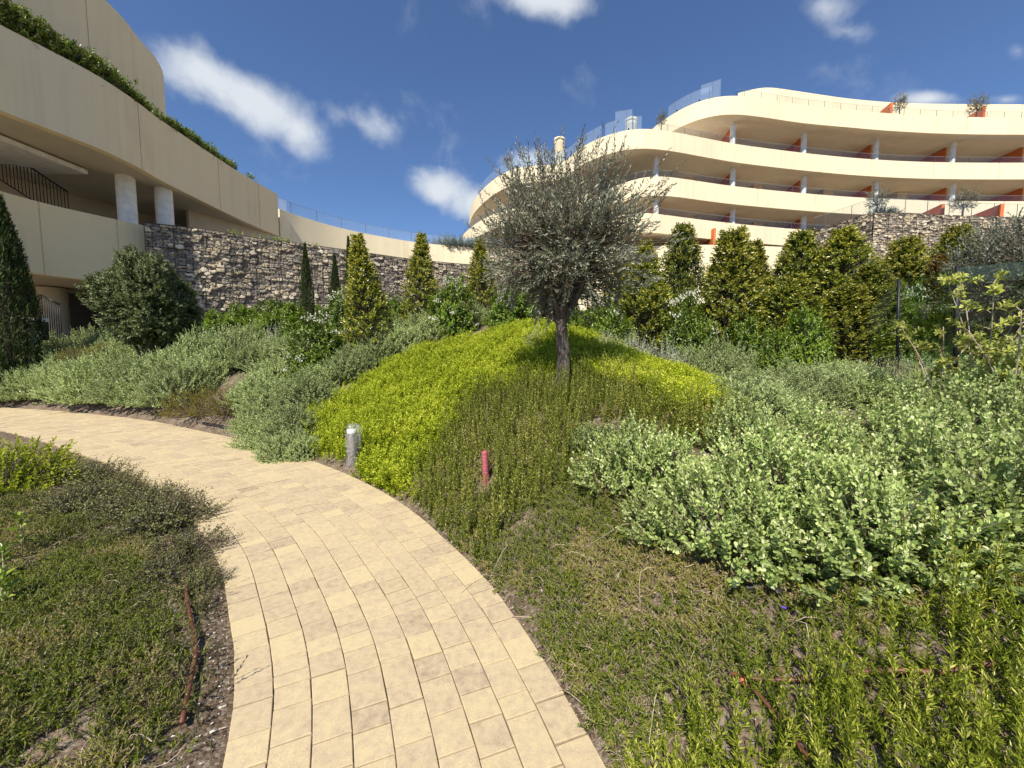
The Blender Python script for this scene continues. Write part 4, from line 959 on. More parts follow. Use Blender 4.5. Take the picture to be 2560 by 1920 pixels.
for (dx, dy, sc, lab) in ((1165, 715, .45, 'small pale wiry shrub among the lime cover left of the olive trunk'), (600, 725, 1.0, 'greyish white shrub left of the flowering bush'), (560, 735, .9, 'greyish white shrub behind the end of the left hedge')):
    p = gpd(dx, dy, .35); put(wv, USED, at_ground(p[0], p[1]), sc=sc * 1.25, hz=1.25, label=lab, cat='shrub')
tg = dome_shrub('twiggy_shrub', .6, .5, 330, M['l_white'], DIAMOND, k=9, ll=.024, lw=.010, sl=.22, up=.7, lumps=.4, c0=.15, ct=.5)

# --- conical golden shrubs
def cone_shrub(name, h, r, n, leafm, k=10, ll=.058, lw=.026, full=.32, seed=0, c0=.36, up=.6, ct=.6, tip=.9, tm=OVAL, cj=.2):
    u = rng.random(n)**.8; prof = np.where(u < full, .80 + .20 * np.sin(u / full * 1.571), np.maximum(1 - ((u - full) / (1 - full))**1.25 * tip, .05)); th = rng.uniform(0, 6.283, n)
    q = np.where(rng.random(n) < .3, rng.uniform(.35, .75, n), rng.uniform(.8, 1.0, n)) * (1 + .8 * (fbm2(th * 1.6 + seed, u * 6, int(seed * 7) % 90, 3) - .45))
    d = np.stack([np.cos(th), np.sin(th), np.zeros(n)], -1); B = d * (r * prof * q)[:, None]; B[:, 2] = .05 + u * h * .93
    A = nrm(d * .8 + np.array([0, 0, up]) + rng.normal(0, .3, (n, 3))); sl = rng.uniform(.10, .2, n) * h / 2.6; B -= A * sl[:, None] * .5
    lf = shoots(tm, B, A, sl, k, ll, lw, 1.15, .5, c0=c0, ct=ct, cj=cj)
    root = empty(name); mk('foliage', [(lf[0], lf[1], leafm, lf[2])], root)
    core = B.copy(); core[:, :2] *= 0; core[:, 2] = np.maximum(B[:, 2] - .25, 0)
    mk('trunk', [(*tube([(0, 0, -.1), (.02, 0, h * .4), (0, .02, h * .95)], [.04, .03, .008], 7), M['bark'], None), (*sticks(core[::2], B[::2], .007, .003), M['twig'], None)], root)
    return root
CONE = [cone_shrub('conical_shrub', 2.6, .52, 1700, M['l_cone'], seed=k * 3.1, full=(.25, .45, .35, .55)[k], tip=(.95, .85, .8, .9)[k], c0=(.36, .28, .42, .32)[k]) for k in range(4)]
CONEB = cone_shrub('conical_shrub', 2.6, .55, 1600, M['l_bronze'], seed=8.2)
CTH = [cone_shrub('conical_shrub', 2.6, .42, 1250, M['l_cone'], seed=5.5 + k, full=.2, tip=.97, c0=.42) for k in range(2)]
USED2 = {}
def cone_at(proto, dx, Y, ytop, wd, label, ground_h=None, ybase=None):
    """proto scaled so that its tip meets picture row ytop and its width is wd print pixels at forward distance Y"""
    t_ = at_Y(dx * DS, ytop * DS, Y); z0 = gz(t_[0], t_[1]) - .05; h = t_[2] - z0
    w = wd * DS * Y / FPX * (1.32 if proto in CONE else 1.18 if proto in CTH else 1.0); r0 = .52
    o = put(proto, USED, (t_[0], t_[1], z0), sc=1.0, label=label, cat='shrub'); o.scale = (w / 2 / r0 * 1.0, w / 2 / r0, h / 2.6); o.rotation_euler[0] = rng.normal(0, .04); o.rotation_euler[1] = rng.normal(0, .04); return o
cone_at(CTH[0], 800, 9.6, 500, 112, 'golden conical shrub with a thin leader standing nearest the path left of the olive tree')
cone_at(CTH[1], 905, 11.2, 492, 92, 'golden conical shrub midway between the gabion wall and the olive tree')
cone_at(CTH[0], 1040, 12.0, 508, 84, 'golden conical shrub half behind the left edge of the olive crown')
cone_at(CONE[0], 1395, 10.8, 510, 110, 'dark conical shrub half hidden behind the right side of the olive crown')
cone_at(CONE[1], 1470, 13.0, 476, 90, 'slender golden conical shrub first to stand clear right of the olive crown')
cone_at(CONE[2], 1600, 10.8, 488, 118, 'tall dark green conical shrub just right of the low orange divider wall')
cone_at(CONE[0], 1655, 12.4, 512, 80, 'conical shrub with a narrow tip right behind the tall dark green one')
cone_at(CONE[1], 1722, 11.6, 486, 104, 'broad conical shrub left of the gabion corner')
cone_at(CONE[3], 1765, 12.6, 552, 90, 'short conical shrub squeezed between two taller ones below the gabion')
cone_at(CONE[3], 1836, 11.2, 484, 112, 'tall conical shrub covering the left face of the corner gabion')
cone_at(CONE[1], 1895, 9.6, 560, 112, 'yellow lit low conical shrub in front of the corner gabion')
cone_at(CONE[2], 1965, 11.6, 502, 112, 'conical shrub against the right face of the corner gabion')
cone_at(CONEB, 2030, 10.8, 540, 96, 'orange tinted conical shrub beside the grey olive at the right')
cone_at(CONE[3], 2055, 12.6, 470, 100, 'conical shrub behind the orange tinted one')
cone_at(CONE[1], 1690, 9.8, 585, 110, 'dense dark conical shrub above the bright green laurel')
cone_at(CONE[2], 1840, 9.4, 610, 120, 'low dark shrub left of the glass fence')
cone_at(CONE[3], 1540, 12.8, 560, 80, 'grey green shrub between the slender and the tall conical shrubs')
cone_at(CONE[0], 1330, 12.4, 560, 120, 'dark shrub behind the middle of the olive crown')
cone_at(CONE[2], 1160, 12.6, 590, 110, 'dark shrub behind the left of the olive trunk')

# --- cypresses
CYP = cone_shrub('cypress', 2.6, .52, 1700, M['l_cyp'], k=9, ll=.10, lw=.026, full=.45, seed=2.2, c0=.5, up=1.8, ct=.2, tip=.97, tm=DIAMOND)
cone_at(CYP, 656, 13.0, 524, 27, 'slim dark column cypress standing in front of the gabion, leftmost of the slim ones')
cone_at(CYP, 717, 13.6, 546, 25, 'shortest slim cypress between its two taller neighbours')
cone_at(CYP, 757, 14.6, 508, 26, 'slim cypress rising above the gabion top')
cone_at(CYP, -8, 12.2, 405, 95, 'thick dark cypress cut by the left picture edge')

# --- flowering green shrubs
def flowering(name, n=560, flowers=16, **kw):
    root = dome_shrub(name, .62, 1.15, n, M['l_green'], LANCE, k=11, ll=.095, lw=.040, sl=.20, up=.6, a0=1.25, a1=.7, lumps=.4, c0=.42, lo=-.05, **kw)
    for f in range(flowers):
        d = hemi(1, .1)[0]; p = d * np.array([.66, .66, 1.2]); n_ = 26; pts = p + rng.normal(0, 1, (n_, 3)) * np.array([.055, .055, .02]); lf = scatter(ROUND, pts, rng.normal(0, 1, (n_, 3)) + d, rng.normal(0, 1, (n_, 3)), .030, .030, rng.uniform(.3, 1, n_))
        mk('flower_cluster', [(lf[0], lf[1], M['flower'], lf[2])], root)
    return root
FL = flowering('flowering_shrub'); GR = flowering('laurel_shrub', flowers=0)
def dome_at(proto, dx, Y, ytop, wd, label, r0=.62, h0=1.25, cat='shrub', zb=None):
    t_ = at_Y(dx * DS, ytop * DS, Y); z0 = gz(t_[0], t_[1]) - .05 if zb is None else zb; h = max(t_[2] - z0, .3); w = wd * DS * Y / FPX
    o = put(proto, USED, (t_[0], t_[1], z0), sc=1.0, label=label, cat=cat); o.scale = (w / 2 / r0 * .92, w / 2 / r0 * .92, h / h0 * .95); return o
dome_at(FL, 735, 10.4, 618, 90, 'flowering green shrub with cream blossom beside the nearest golden conical shrub')
dome_at(FL, 690, 8.9, 662, 130, 'large leaved green shrub with a few cream blossoms above the silver strip')
dome_at(FL, 975, 10.6, 588, 105, 'flowering green shrub with cream blossom between two golden conical shrubs left of the olive')
dome_at(FL, 1485, 9.8, 612, 130, 'flowering green shrub with cream blossom right of the olive trunk')
dome_at(FL, 1310, 9.8, 630, 120, 'flowering green shrub close behind the right of the olive trunk')
dome_at(GR, 1110, 10.2, 600, 130, 'dark green laurel shrub close behind the left of the olive trunk')
dome_at(GR, 1745, 8.0, 640, 120, 'bright green leafy laurel in front of the conical shrubs at the right')
dome_at(GR, 1680, 7.6, 690, 90, 'low bright green laurel left of the taller bright one')
dome_at(FL, 1985, 9.2, 600, 110, 'green shrub with small white blossoms seen through the glass fence')
dome_at(GR, 2060, 8.4, 640, 120, 'dark green shrub behind the right fence panel')
for (dx, Y, yt, wd, lab) in ((1305, 7.6, 702, 95, 'felty white wiry shrub right behind the olive trunk'), (1375, 7.6, 694, 100, 'felty white wiry shrub in the middle of the pale drift right of the olive tree'), (1445, 7.8, 700, 100, 'felty white wiry shrub at the right end of the pale drift')):
    dome_at(wv, dx, Y, yt, wd, lab, .55, .66)
for (dx, Y, yt, wd, lab) in ((1880, 6.6, 748, 115, 'grey brown twiggy shrub left of the glass fence foot'), (1960, 6.3, 738, 125, 'grey brown twiggy shrub in front of the glass fence'), (2050, 6.0, 745, 115, 'grey brown twiggy shrub below the fence post')):
    dome_at(tg, dx, Y, yt, wd, lab, .6, .66)
for k_, (dx, Y, yt, wd) in enumerate(((1500, 8.4, 728, 120), (1570, 8.2, 708, 130), (1640, 8.0, 738, 130), (1715, 8.3, 742, 130), (1785, 7.4, 765, 140), (1850, 7.2, 770, 130))):
    dome_at(SIL[k_ % 3], dx, Y, yt, wd, 'silver-green shrub in the drift behind the lime patch right of the olive tree', .62, .92)['group'] = 'silver shrubs right of the olive tree'
for k_, (dx, Y, yt, wd) in enumerate(((2120, 4.6, 775, 160), (2200, 4.4, 748, 190), (2010, 5.0, 805, 160), (1880, 5.4, 808, 160), (2290, 4.0, 750, 200))):
    dome_at(RND[k_ % 3], dx, Y, yt, wd, rl, .55, .62)['group'] = 'round-leaved shrubs of the right bank'
for k_, (x, y) in enumerate(((4.6, 2.2), (5.4, 2.9), (4.4, 1.2), (5.6, 1.7), (6.4, 2.6), (5.2, .4), (6.2, .9), (7.0, 1.8), (6.2, 3.8), (7.2, 3.2))):
    put(RND[k_ % 3], USED, at_ground(x, y), sc=rng.uniform(.9, 1.2), label=rl, group='round-leaved shrubs of the right bank', cat='shrub')
rf = 'dark green leafy shrub filling the gaps low between the conical shrubs at the right'
for (dx, Y, yt, wd) in ((1430, 12.0, 590, 130), (1540, 11.6, 600, 120), (1610, 9.6, 640, 120), (1660, 11.2, 590, 120), (1790, 11.0, 600, 130), (1880, 11.6, 590, 130), (1950, 10.6, 590, 130), (2010, 11.5, 570, 130), (1360, 11.6, 610, 120), (2100, 10.5, 560, 140), (1250, 11.6, 630, 130)):
    dome_at(GR, dx, Y, yt + 22, wd, rf)['group'] = 'leafy fillers between the conical shrubs'
lt = 'green narrow-leaved laurel in the thicket at the foot of the gabion wall'
for (dx, Y, yt, wd) in ((470, 15.5, 662, 95), (530, 15.2, 648, 100), (595, 14.8, 636, 105), (640, 14.2, 640, 90), (690, 14.4, 650, 90), (860, 13.2, 640, 100), (510, 14.2, 676, 100), (580, 13.8, 668, 100), (645, 13.2, 672, 90), (820, 14.5, 640, 90)):
    dome_at(GR, dx, Y, yt, wd, lt)['group'] = 'laurels at the foot of the gabion'
# --- dark round bush with trunk at the left
DB = dome_shrub('round_bush', .62, .75, 620, M['l_dark'], LANCE, k=13, ll=.036, lw=.012, sl=.11, up=.4, a0=1.2, a1=.5, lumps=.5, c0=.40, ct=.55, lo=-.75, inner=.35)
for ch in list(DB.children):
    me = ch.data; co = np.empty(len(me.vertices) * 3, np.float32); me.vertices.foreach_get('co', co); co = co.reshape(-1, 3)
    if ch.name.startswith('foliage'):
        pass
t_ = at_Y(330 * DS, 540 * DS, 11.8); z0 = gz(t_[0], t_[1])
def round_bush(center, rx, rz, n, label):
    root = empty('round_bush', (center[0], center[1], z0)); u = rng.normal(0, 1, (n, 3)); d = nrm(u); sd = 4.4
    q = np.where(rng.random(n) < .3, rng.uniform(.5, .8, n), rng.uniform(.82, 1, n)) * lump(d, sd, .55); B = d * np.array([rx, rx, rz]) * q[:, None] + np.array([0, 0, center[2] - z0])
    A = nrm(d + np.array([0, 0, .5]) + rng.normal(0, .3, (n, 3))); L = rng.uniform(.15, .32, n); B -= A * L[:, None] * .5
    lf = shoots(LANCE, B, A, L, 16, .095, .032, 1.2, .55, c0=.38, ct=.5, cj=.16); mk('foliage', [(lf[0], lf[1], M['l_dark'], lf[2])], root)
    it = []
    for k in range(5):
        a = k * 1.3; it.append(tube([(.05 * math.cos(a), .05 * math.sin(a), -.1), (.25 * math.cos(a), .25 * math.sin(a), .6), (.9 * math.cos(a), .9 * math.sin(a), center[2] - z0 + .3)], [.06, .05, .02], 7))
    m = B * .5; m[:, 2] = (center[2] - z0) * .7 + B[:, 2] * .3
    mk('trunk', [(*join(it), M['bark'], None), (*sticks(m[::3], B[::3], .012, .004), M['twig'], None)], root)
    return tag(root, label, 'bush')
for o_ in [DB] + list(DB.children): bpy.data.objects.remove(o_)
zc = (t_[2] + at_Y(330 * DS, 722 * DS, 11.8)[2]) / 2; round_bush((at_Y(324 * DS, 640 * DS, 11.8)[0], 11.8, zc - .30), 1.10, (t_[2] - zc) * 1.18, 4600, 'big rounded dark grey-green bush in front of the tan balcony at the left')

# --- the olive tree
def olive_tree(base, name, label, lean, crown_c, rad, n, limbs, seed, ll=.062, lw=.011, sl=(.22, .5), tr=.075, fork=1.15, kleaf=20, wisps=(), low_w=.0):
    r_ = np.random.default_rng(seed); root = empty(name, tuple(base)); b0 = np.zeros(3); F = np.array([lean[0], lean[1], fork]); it = []
    t = np.linspace(0, 1, 12)[:, None]; TP = b0 + (F - b0) * t + np.c_[np.sin(t * 5) * .025, np.cos(t * 4) * .02 - .02, t * 0]; TP[0, 2] = -.15
    R = tr * (1.25 - .4 * t[:, 0]) * (1 + .05 * np.sin(t[:, 0] * 23)); R[0] *= 1.35; R[1] *= 1.15
    v, q = tube(TP, R, 16); v += (fbm2(v[:, 0] * 60 + v[:, 1] * 35, v[:, 2] * 9, 5, 3)[:, None] - .45) * nrm(np.c_[v[:, 0] - np.interp(v[:, 2], TP[:, 2], TP[:, 0]), v[:, 1] - np.interp(v[:, 2], TP[:, 2], TP[:, 1]), np.zeros(len(v))]) * tr * .45
    mk('trunk', [(v, q, M['bark'], None)], root)
    LP = []; lb_ = []
    for k in range(limbs):
        a = k * 2.4 + .5; o = np.array([math.cos(a) * rad[0] * r_.uniform(.3, .75), math.sin(a) * rad[1] * r_.uniform(.3, .75), r_.uniform(-.25, .5) * rad[2]]); E = crown_c + o
        f0 = TP[-1] - np.array([0, 0, r_.uniform(0, .12)]); mid = f0 * .45 + E * .55 + np.array([o[0] * .25, o[1] * .25, -.12]); C = spline(np.array([f0, mid, E]), 14); lb_.append(tube(C, np.linspace(tr * .62, .012, 14), 7)); LP.append(C[3:])
    mk('limbs', [(*join(lb_), M['bark'], None)], root); LP = np.concatenate(LP)
    d = nrm(r_.normal(0, 1, (n, 3))); q = r_.random(n)**.45; B = crown_c + d * np.array(rad) * q[:, None]; zz_ = (B[:, 2] - crown_c[2]) / rad[2]; up_ = (zz_ > .15) & (r_.random(n) < .45); B[up_, 2] -= (zz_[up_] - .15 + r_.uniform(.1, .8, up_.sum())) * rad[2]; B[:, 2] -= .16 * rad[2] * r_.random(n); zz_ = (B[:, 2] - crown_c[2]) / rad[2]; wd_ = 1 + low_w * np.clip(-zz_, 0, 1) ; B[:, :2] = crown_c[:2] + (B[:, :2] - crown_c[:2]) * wd_[:, None]
    rel = (B - crown_c) / np.array(rad); A = nrm(np.c_[rel[:, 0] * .55, rel[:, 1] * .55, .85 + .35 * rel[:, 2]] + r_.normal(0, .38, (n, 3))); low = rel[:, 2] < -.35; A[low] = nrm(rel[low] * np.array([1, 1, .35]) + r_.normal(0, .35, (low.sum(), 3)))
    L = r_.uniform(sl[0], sl[1], n) * np.where(rel[:, 2] > .2, 1.15, .85)
    if len(wisps):
        W = np.array([w[:3] for w in wisps]); WA = np.array([w[3:6] for w in wisps]); WL = np.array([w[6] for w in wisps]); B = np.concatenate([B, W]); A = np.concatenate([A, nrm(WA)]); L = np.concatenate([L, WL])
    lf = shoots(LANCE, B, A, L, kleaf, ll, lw, .95, .35, t0=.12, c0=.42, ct=.15, cj=.24, pair=True, shrink=.7); mk('crown', [(lf[0], lf[1], M['l_olive'], lf[2])], root)
    k = np.array([np.argmin(((LP - b)**2 * np.array([1, 1, .6])).sum(1) + np.where(LP[:, 2] > b[2] + .05, .3, 0)) for b in B]); Q0 = LP[k]; m = Q0 * .4 + B * .6 + np.c_[np.zeros((len(B), 2)), np.full(len(B), -.03)]
    mk('twigs', [(*sticks(Q0, m, .007, .005), M['twig'], None), (*sticks(m, B, .005, .0035), M['twig'], None), (*sticks(B, B + nrm(A) * L[:, None], .0032, .0014), M['twig'], None)], root)
    return tag(root, label, 'tree')
OY = 5.4; ob = gp(561, 389); OY = ob[1]; print('olive base', ob)
def oc(dx, dy, dY=0): return at_Y(dx * DS, dy * DS, OY + dY) - ob
cc = oc(1218, 505); rx = (oc(1366, 500)[0] - oc(1068, 500)[0]) / 2; rz_ = (oc(1228, 365)[2] - oc(1228, 640)[2]) / 2
wisps = []
for (dx, dy, ex, ey, n_) in ((1340, 520, 1440, 385, 9), (1370, 470, 1450, 370, 8), (1290, 420, 1310, 290, 8), (1130, 440, 1065, 350, 8), (1190, 400, 1170, 300, 8), (1240, 400, 1270, 280, 8), (1100, 540, 1040, 440, 6), (1360, 560, 1460, 500, 6), (1090, 590, 1045, 540, 5), (1380, 600, 1440, 600, 5), (1180, 600, 1150, 690, 14), (1240, 610, 1270, 690, 14), (1310, 600, 1330, 670, 12), (1120, 590, 1090, 660, 10), (1210, 600, 1210, 680, 10)):
    a, e = oc(dx, dy), oc(ex, ey); v = e - a; l = np.linalg.norm(v)
    for j in range(n_):
        o = rng.normal(0, .10, 3); f = rng.uniform(0, .6); wisps.append((*(a + v * f + o), *(v / l + rng.normal(0, .22, 3)), min(l * rng.uniform(.35, .6), .6)))
olive_tree(ob, 'olive_tree', 'young silver-leaved olive tree standing alone in the lime and rosemary planting at centre', (.02, 0.0), cc, (rx, rx * .95, rz_), 1500, 10, 3, low_w=.2, ll=.066, lw=.0165, tr=.082, fork=oc(1205, 690)[2], wisps=wisps)

# grey olive at the right edge, small olives on the terraces
g0 = np.array([*at_Y(2190 * DS, 500 * DS, 7.6)[:2], 0]); g0[2] = gz(g0[0], g0[1])
def rc(dx, dy, Y): return at_Y(dx * DS, dy * DS, Y) - g0
olive_tree(g0, 'olive_tree', 'grey-leaved olive tree cut by the right picture edge behind the fence', (.05, 0), rc(2200, 590, 7.6), (.95, .9, rc(2200, 480, 7.6)[2] - rc(2200, 590, 7.6)[2]), 1700, 7, 5, ll=.078, lw=.024, fork=.9)
so = olive_tree(np.array((0, 0, 0.0)), 'small_olive', 'x', (0.0, 0), np.array([0, 0, 1.5]), (.62, .62, .75), 150, 5, 9, ll=.10, lw=.034, sl=(.2, .42), tr=.05, fork=.9, kleaf=12)
def small_olive(px, pyb, Y, hpx, label, first=False, wpx=None):
    a = at_Y(px, pyb, Y); h = hpx * Y / FPX; sc = h / 2.5; w = sc if wpx is None else wpx * Y / FPX / 1.7
    o = put(so, USED, tuple(a - np.array([0, 0, .1])), sc=1.0, label=label, cat='tree'); o.scale = (w, w, sc)
small_olive(899, 116, 40.8, 23, 'small olive in front of the roof storey wall, left of the two on the roof')
small_olive(976, 118, 40.8, 24, 'small olive in front of the roof storey wall, right of the two on the roof', wpx=20)
small_olive(661, 129, 37.0, 19, 'small dark olive on the roof terrace beside the curved top parapet')
small_olive(508, 171, 43.0, 18, 'small olive on the rounded left end of the terraces')
small_olive(876, 214.5, 27.4, 29, 'small olive on the gabion corner behind glass', wpx=24)
small_olive(963, 217.5, 27.6, 31, 'small olive on the gabion terrace right of the corner', wpx=26)
lv = dome_shrub('lavender_shrub', .6, .55, 260, M['l_lav'], DIAMOND, k=12, ll=.10, lw=.030, sl=.35, up=1.2, a0=.8, a1=.4, c0=.5)
ll_ = 'blue-grey lavender shrub behind the top of the long terrace wall'
for n_, px in enumerate(np.linspace(433, 500, 9)):
    a = at_Z(px, 245.5 + (px - 446) * .04, 9.75); put(lv, USED, (a[0] + .3, a[1] + .9, 9.75 + CAMH - .3), sc=rng.uniform(1.5, 2.1), hz=1.15, label=ll_, group='lavender along the terrace wall', cat='shrub')
a = at_Z(893, 214.5, ZG); put(lv, USED, (a[0], a[1] + .8, ZG + CAMH - .1), sc=1.5, label='blue-grey lavender shrub on the corner gabion terrace beside the small olive', cat='shrub')

# hedge in the planter on top of the left building
k = (ang > -30) & (ang < 256); Pp = PF[k] + normals_in(PF)[k] * .42; ap = ang[k]; sp = np.concatenate([[0], np.cumsum(np.linalg.norm(np.diff(Pp, axis=0), axis=1))])
n = 2600; u = rng.uniform(0, sp[-1], n); fr_ = np.interp(u, sp, ap); hgt = np.interp(fr_, [0, 120, 150, 256], [.95, .75, .5, .36]) * (.6 + .9 * fbm2(u * .9, u * 0, 13)); keep = (fbm2(u * .7 + 4, u * 0, 17) > .33) | (fr_ < 130)
B = np.c_[np.interp(u, sp, Pp[:, 0]), np.interp(u, sp, Pp[:, 1]), zt + CAMH - .12 + rng.random(n) * hgt] + np.c_[rng.normal(0, .18, (n, 2)), np.zeros(n)]; B = B[keep]
A = nrm(np.c_[rng.normal(.25, .5, len(B)), rng.normal(-.1, .5, len(B)), np.ones(len(B))]); lf = shoots(LANCE, B, A, .30, 11, .13, .055, 1.25, .6, c0=.4, ct=.4)
tag(mk('planter_hedge', [(lf[0], lf[1], M['l_hedge'], lf[2]), (*sticks(B - A * .2, B + A * .3, .008, .004), M['twig'], None)]), 'glossy green trailing hedge in the planter on top of the left balcony band', 'hedge')
# small plants behind the top of the left gabion
Pg = level([(235, 232), (256, 236), (288, 240), (318, 245)], 5.75); Pg = spline(Pg, 30) + normals_in(spline(Pg, 30)) * 1.1; n = 170; kx = rng.integers(0, 30, n); B = np.c_[Pg[kx], np.full(n, 5.75 + CAMH - .05)] + np.c_[rng.normal(0, .15, (n, 2)), np.zeros(n)]; B = B[fbm2(kx * .4, kx * 0, 23) > .38]
lf = shoots(LANCE, B, nrm(np.c_[rng.normal(0, .4, (len(B), 2)), np.ones(len(B))]), .4, 11, .11, .045, c0=.6, ct=.3)
tag(mk('wall_top_plants', [(lf[0], lf[1], M['l_hedge'], lf[2])]), 'yellow-green plants trailing along the top of the long gabion wall', 'plants')
# fill-in planting far up the slope so that no bare soil shows behind the shrubs
bx = dome_shrub('boxy_shrub', .62, .8, 330, M['l_dark'], OVAL, k=11, ll=.05, lw=.022, sl=.2, c0=.45)
for n_, (px, Y) in enumerate(((395, 15.5), (425, 15), (455, 15.5), (490, 14.5), (520, 15.5), (560, 14.5), (600, 15), (640, 14.5), (680, 15), (720, 14.5), (760, 15), (800, 14.5), (850, 15), (900, 14.5), (950, 15), (1000, 14), (1050, 13), (350, 15), (310, 15.5))):
    x = (px - 512) / FPX * Y; put(bx, USED, at_ground(x, Y), sc=rng.uniform(1.3, 1.8), label='dark evergreen shrub in the rear row behind the conical shrubs', group='rear row of evergreen shrubs', cat='shrub')

# --- pale-leaved small tree at the right edge
def pale_tree(base, h, label, seed):
    r_ = np.random.default_rng(seed); root = empty('sapling', tuple(base)); it = []; B, A = [], []
    for k in range(5):
        a = k * 1.25 + .3; e = np.array([math.cos(a) * .42, math.sin(a) * .3, h * r_.uniform(.6, 1.0)]); m = e * .5 + np.array([math.cos(a) * -.06, 0, .05]); C = spline(np.array([(0, 0, -.05), m, e]), 10); it.append(tube(C, np.linspace(.011, .004, 10), 6))
        for j in range(9):
            f = r_.integers(4, 10); B.append(C[f]); A.append(nrm(np.array([r_.normal(0, .7), r_.normal(0, .7), .7])))
    B = np.array(B); A = np.array(A); mk('stems', [(*join(it), M['drytwig'], None), (*sticks(B, B + A * .15, .004, .002), M['drytwig'], None)], root)
    lf = shoots(LANCE, B, A, .16, 10, .085, .042, 1.3, .7, t0=.3, c0=.5, ct=.3); mk('foliage', [(lf[0], lf[1], M['l_pale'], lf[2])], root); return tag(root, label, 'sapling')
p = at_Y(2125 * DS, 790 * DS, 4.6); z = gz(p[0], p[1]); pale_tree((p[0], p[1], z), at_Y(2125 * DS, 590 * DS, 4.6)[2] - z, 'pale lime-leaved sapling with bare stems by the right fence post', 3)
p = at_Y(2185 * DS, 790 * DS, 4.3); z = gz(p[0], p[1]); pale_tree((p[0], p[1], z), at_Y(2185 * DS, 640 * DS, 4.3)[2] - z, 'pale lime-leaved sapling at the right picture edge', 8)
p = at_Y(2030 * DS, 790 * DS, 4.9); z = gz(p[0], p[1]); pale_tree((p[0], p[1], z), at_Y(2030 * DS, 690 * DS, 4.9)[2] - z, 'low curly sapling left of the thick fence post', 12)
# broad-leaved weeds at the left picture edge
def broad_weed(base, h, label, seed):
    r_ = np.random.default_rng(seed); root = empty('broadleaf_plant', tuple(base)); B = np.array([(0, 0, h * .35), (.01, .0, h * .68), (0, .01, h * .9)]); A = np.array([(0.1, 0, 1), (0.05, .1, 1), (-.1, 0, 1.0)])
    lf = shoots(LANCE, B, A, .05, 7, .10, .036, 1.2, .6, c0=.6, ct=.2); mk('leaves', [(lf[0], lf[1], M['l_green'], lf[2])], root); mk('stem', [(*tube([(0, 0, -.03), (.012, 0, h * .5), (0, .01, h)], [.005, .004, .003], 6), M['drytwig'], None)], root); return tag(root, label, 'plant')
for k, (dx, dy, h, lab) in enumerate(((48, 1165, .34, 'broad-leaved green seedling standing upright at the left edge, farthest from the camera'), (8, 1225, .26, 'broad-leaved green seedling cut by the left picture edge, the middle one'), (5, 1290, .24, 'broad-leaved green seedling at the left picture edge, nearest the camera'))):
    p = gpd(dx, dy + 40); broad_weed((p[0], p[1], p[2] - .01), h, lab, k)

# ------------------------------------------------------------------ small things
# bollard lamp still wrapped in plastic
M['bol'] = plain('brown_grey_bollard', (.17, .145, .13), .5, var=.1, scale=12)
m, t, b, o = mat_base('plastic_film'); t.nodes.remove(b)
tr = N(t, 'ShaderNodeBsdfTransparent'); tr.inputs['Color'].default_value = (.94, .95, .95, 1); df = N(t, 'ShaderNodeBsdfDiffuse'); df.inputs['Color'].default_value = (.8, .8, .8, 1); gl = N(t, 'ShaderNodeBsdfGlossy'); gl.inputs['Roughness'].default_value = .15
a1_ = N(t, 'ShaderNodeMixShader'); a1_.inputs[0].default_value = .35; t.links.new(df.outputs[0], a1_.inputs[1]); t.links.new(gl.outputs[0], a1_.inputs[2]); a2_ = N(t, 'ShaderNodeMixShader')
nn = tex(t, 34, 4); rp = ramp(t, nn.outputs['Fac'], [(.42, (.05,) * 3), (.68, (.38,) * 3)]); t.links.new(rp.outputs[0], a2_.inputs[0]); t.links.new(tr.outputs[0], a2_.inputs[1]); t.links.new(a1_.outputs[0], a2_.inputs[2]); t.links.new(a2_.outputs[0], o.inputs[0]); M['film'] = m
bp = gpd(762, 1003); bp2 = at_Y(763 * DS, 916 * DS, bp[1]); H_ = bp2[2] - bp[2]
bl = empty('bollard_lamp', tuple(bp)); tag(bl, 'short brown bollard lamp wrapped in clear plastic at the path edge', 'bollard lamp')
rB = 10.2 * DS * bp[1] / FPX
mk('post', [(*lathe([(rB, -.08), (rB, H_ * .78), (rB * .92, H_ * .785)], 22), M['bol'], None)], bl)
mk('lens', [(*lathe([(rB * .94, H_ * .78), (rB * .94, H_ * .875), (rB * .3, H_ * .885), (.0005, H_ * .886)], 22), M['lamp_white'], None)], bl)
th = np.linspace(0, 2 * math.pi, 30, endpoint=False); zs = np.array([.0, .12, .3, .5, .7, .85, .95, 1.0]); V = []
for z in zs:
    r_ = rB * (1.22 + .55 * max(0, .3 - z) + .12 * np.sin(th * 3 + z * 7) + .09 * np.sin(th * 7 + z * 13)) * (1 if z < .93 else (.75 if z < .99 else .35)); flap = np.maximum(0, np.cos(th - .05))**10 * rB * 1.0 * (1 if z > .55 else max(0, z - .25) / .3); V.append(np.stack([(r_ + flap) * np.cos(th), r_ * np.sin(th), np.full(30, z * H_ * 1.02)], -1))
i_, j_ = np.meshgrid(np.arange(len(zs) - 1), np.arange(30), indexing='ij'); Q = np.stack([i_ * 30 + j_, i_ * 30 + (j_ + 1) % 30, (i_ + 1) * 30 + (j_ + 1) % 30, (i_ + 1) * 30 + j_], -1).reshape(-1, 4)
mk('plastic_wrap', [(np.concatenate(V), Q, M['film'], None)], bl)
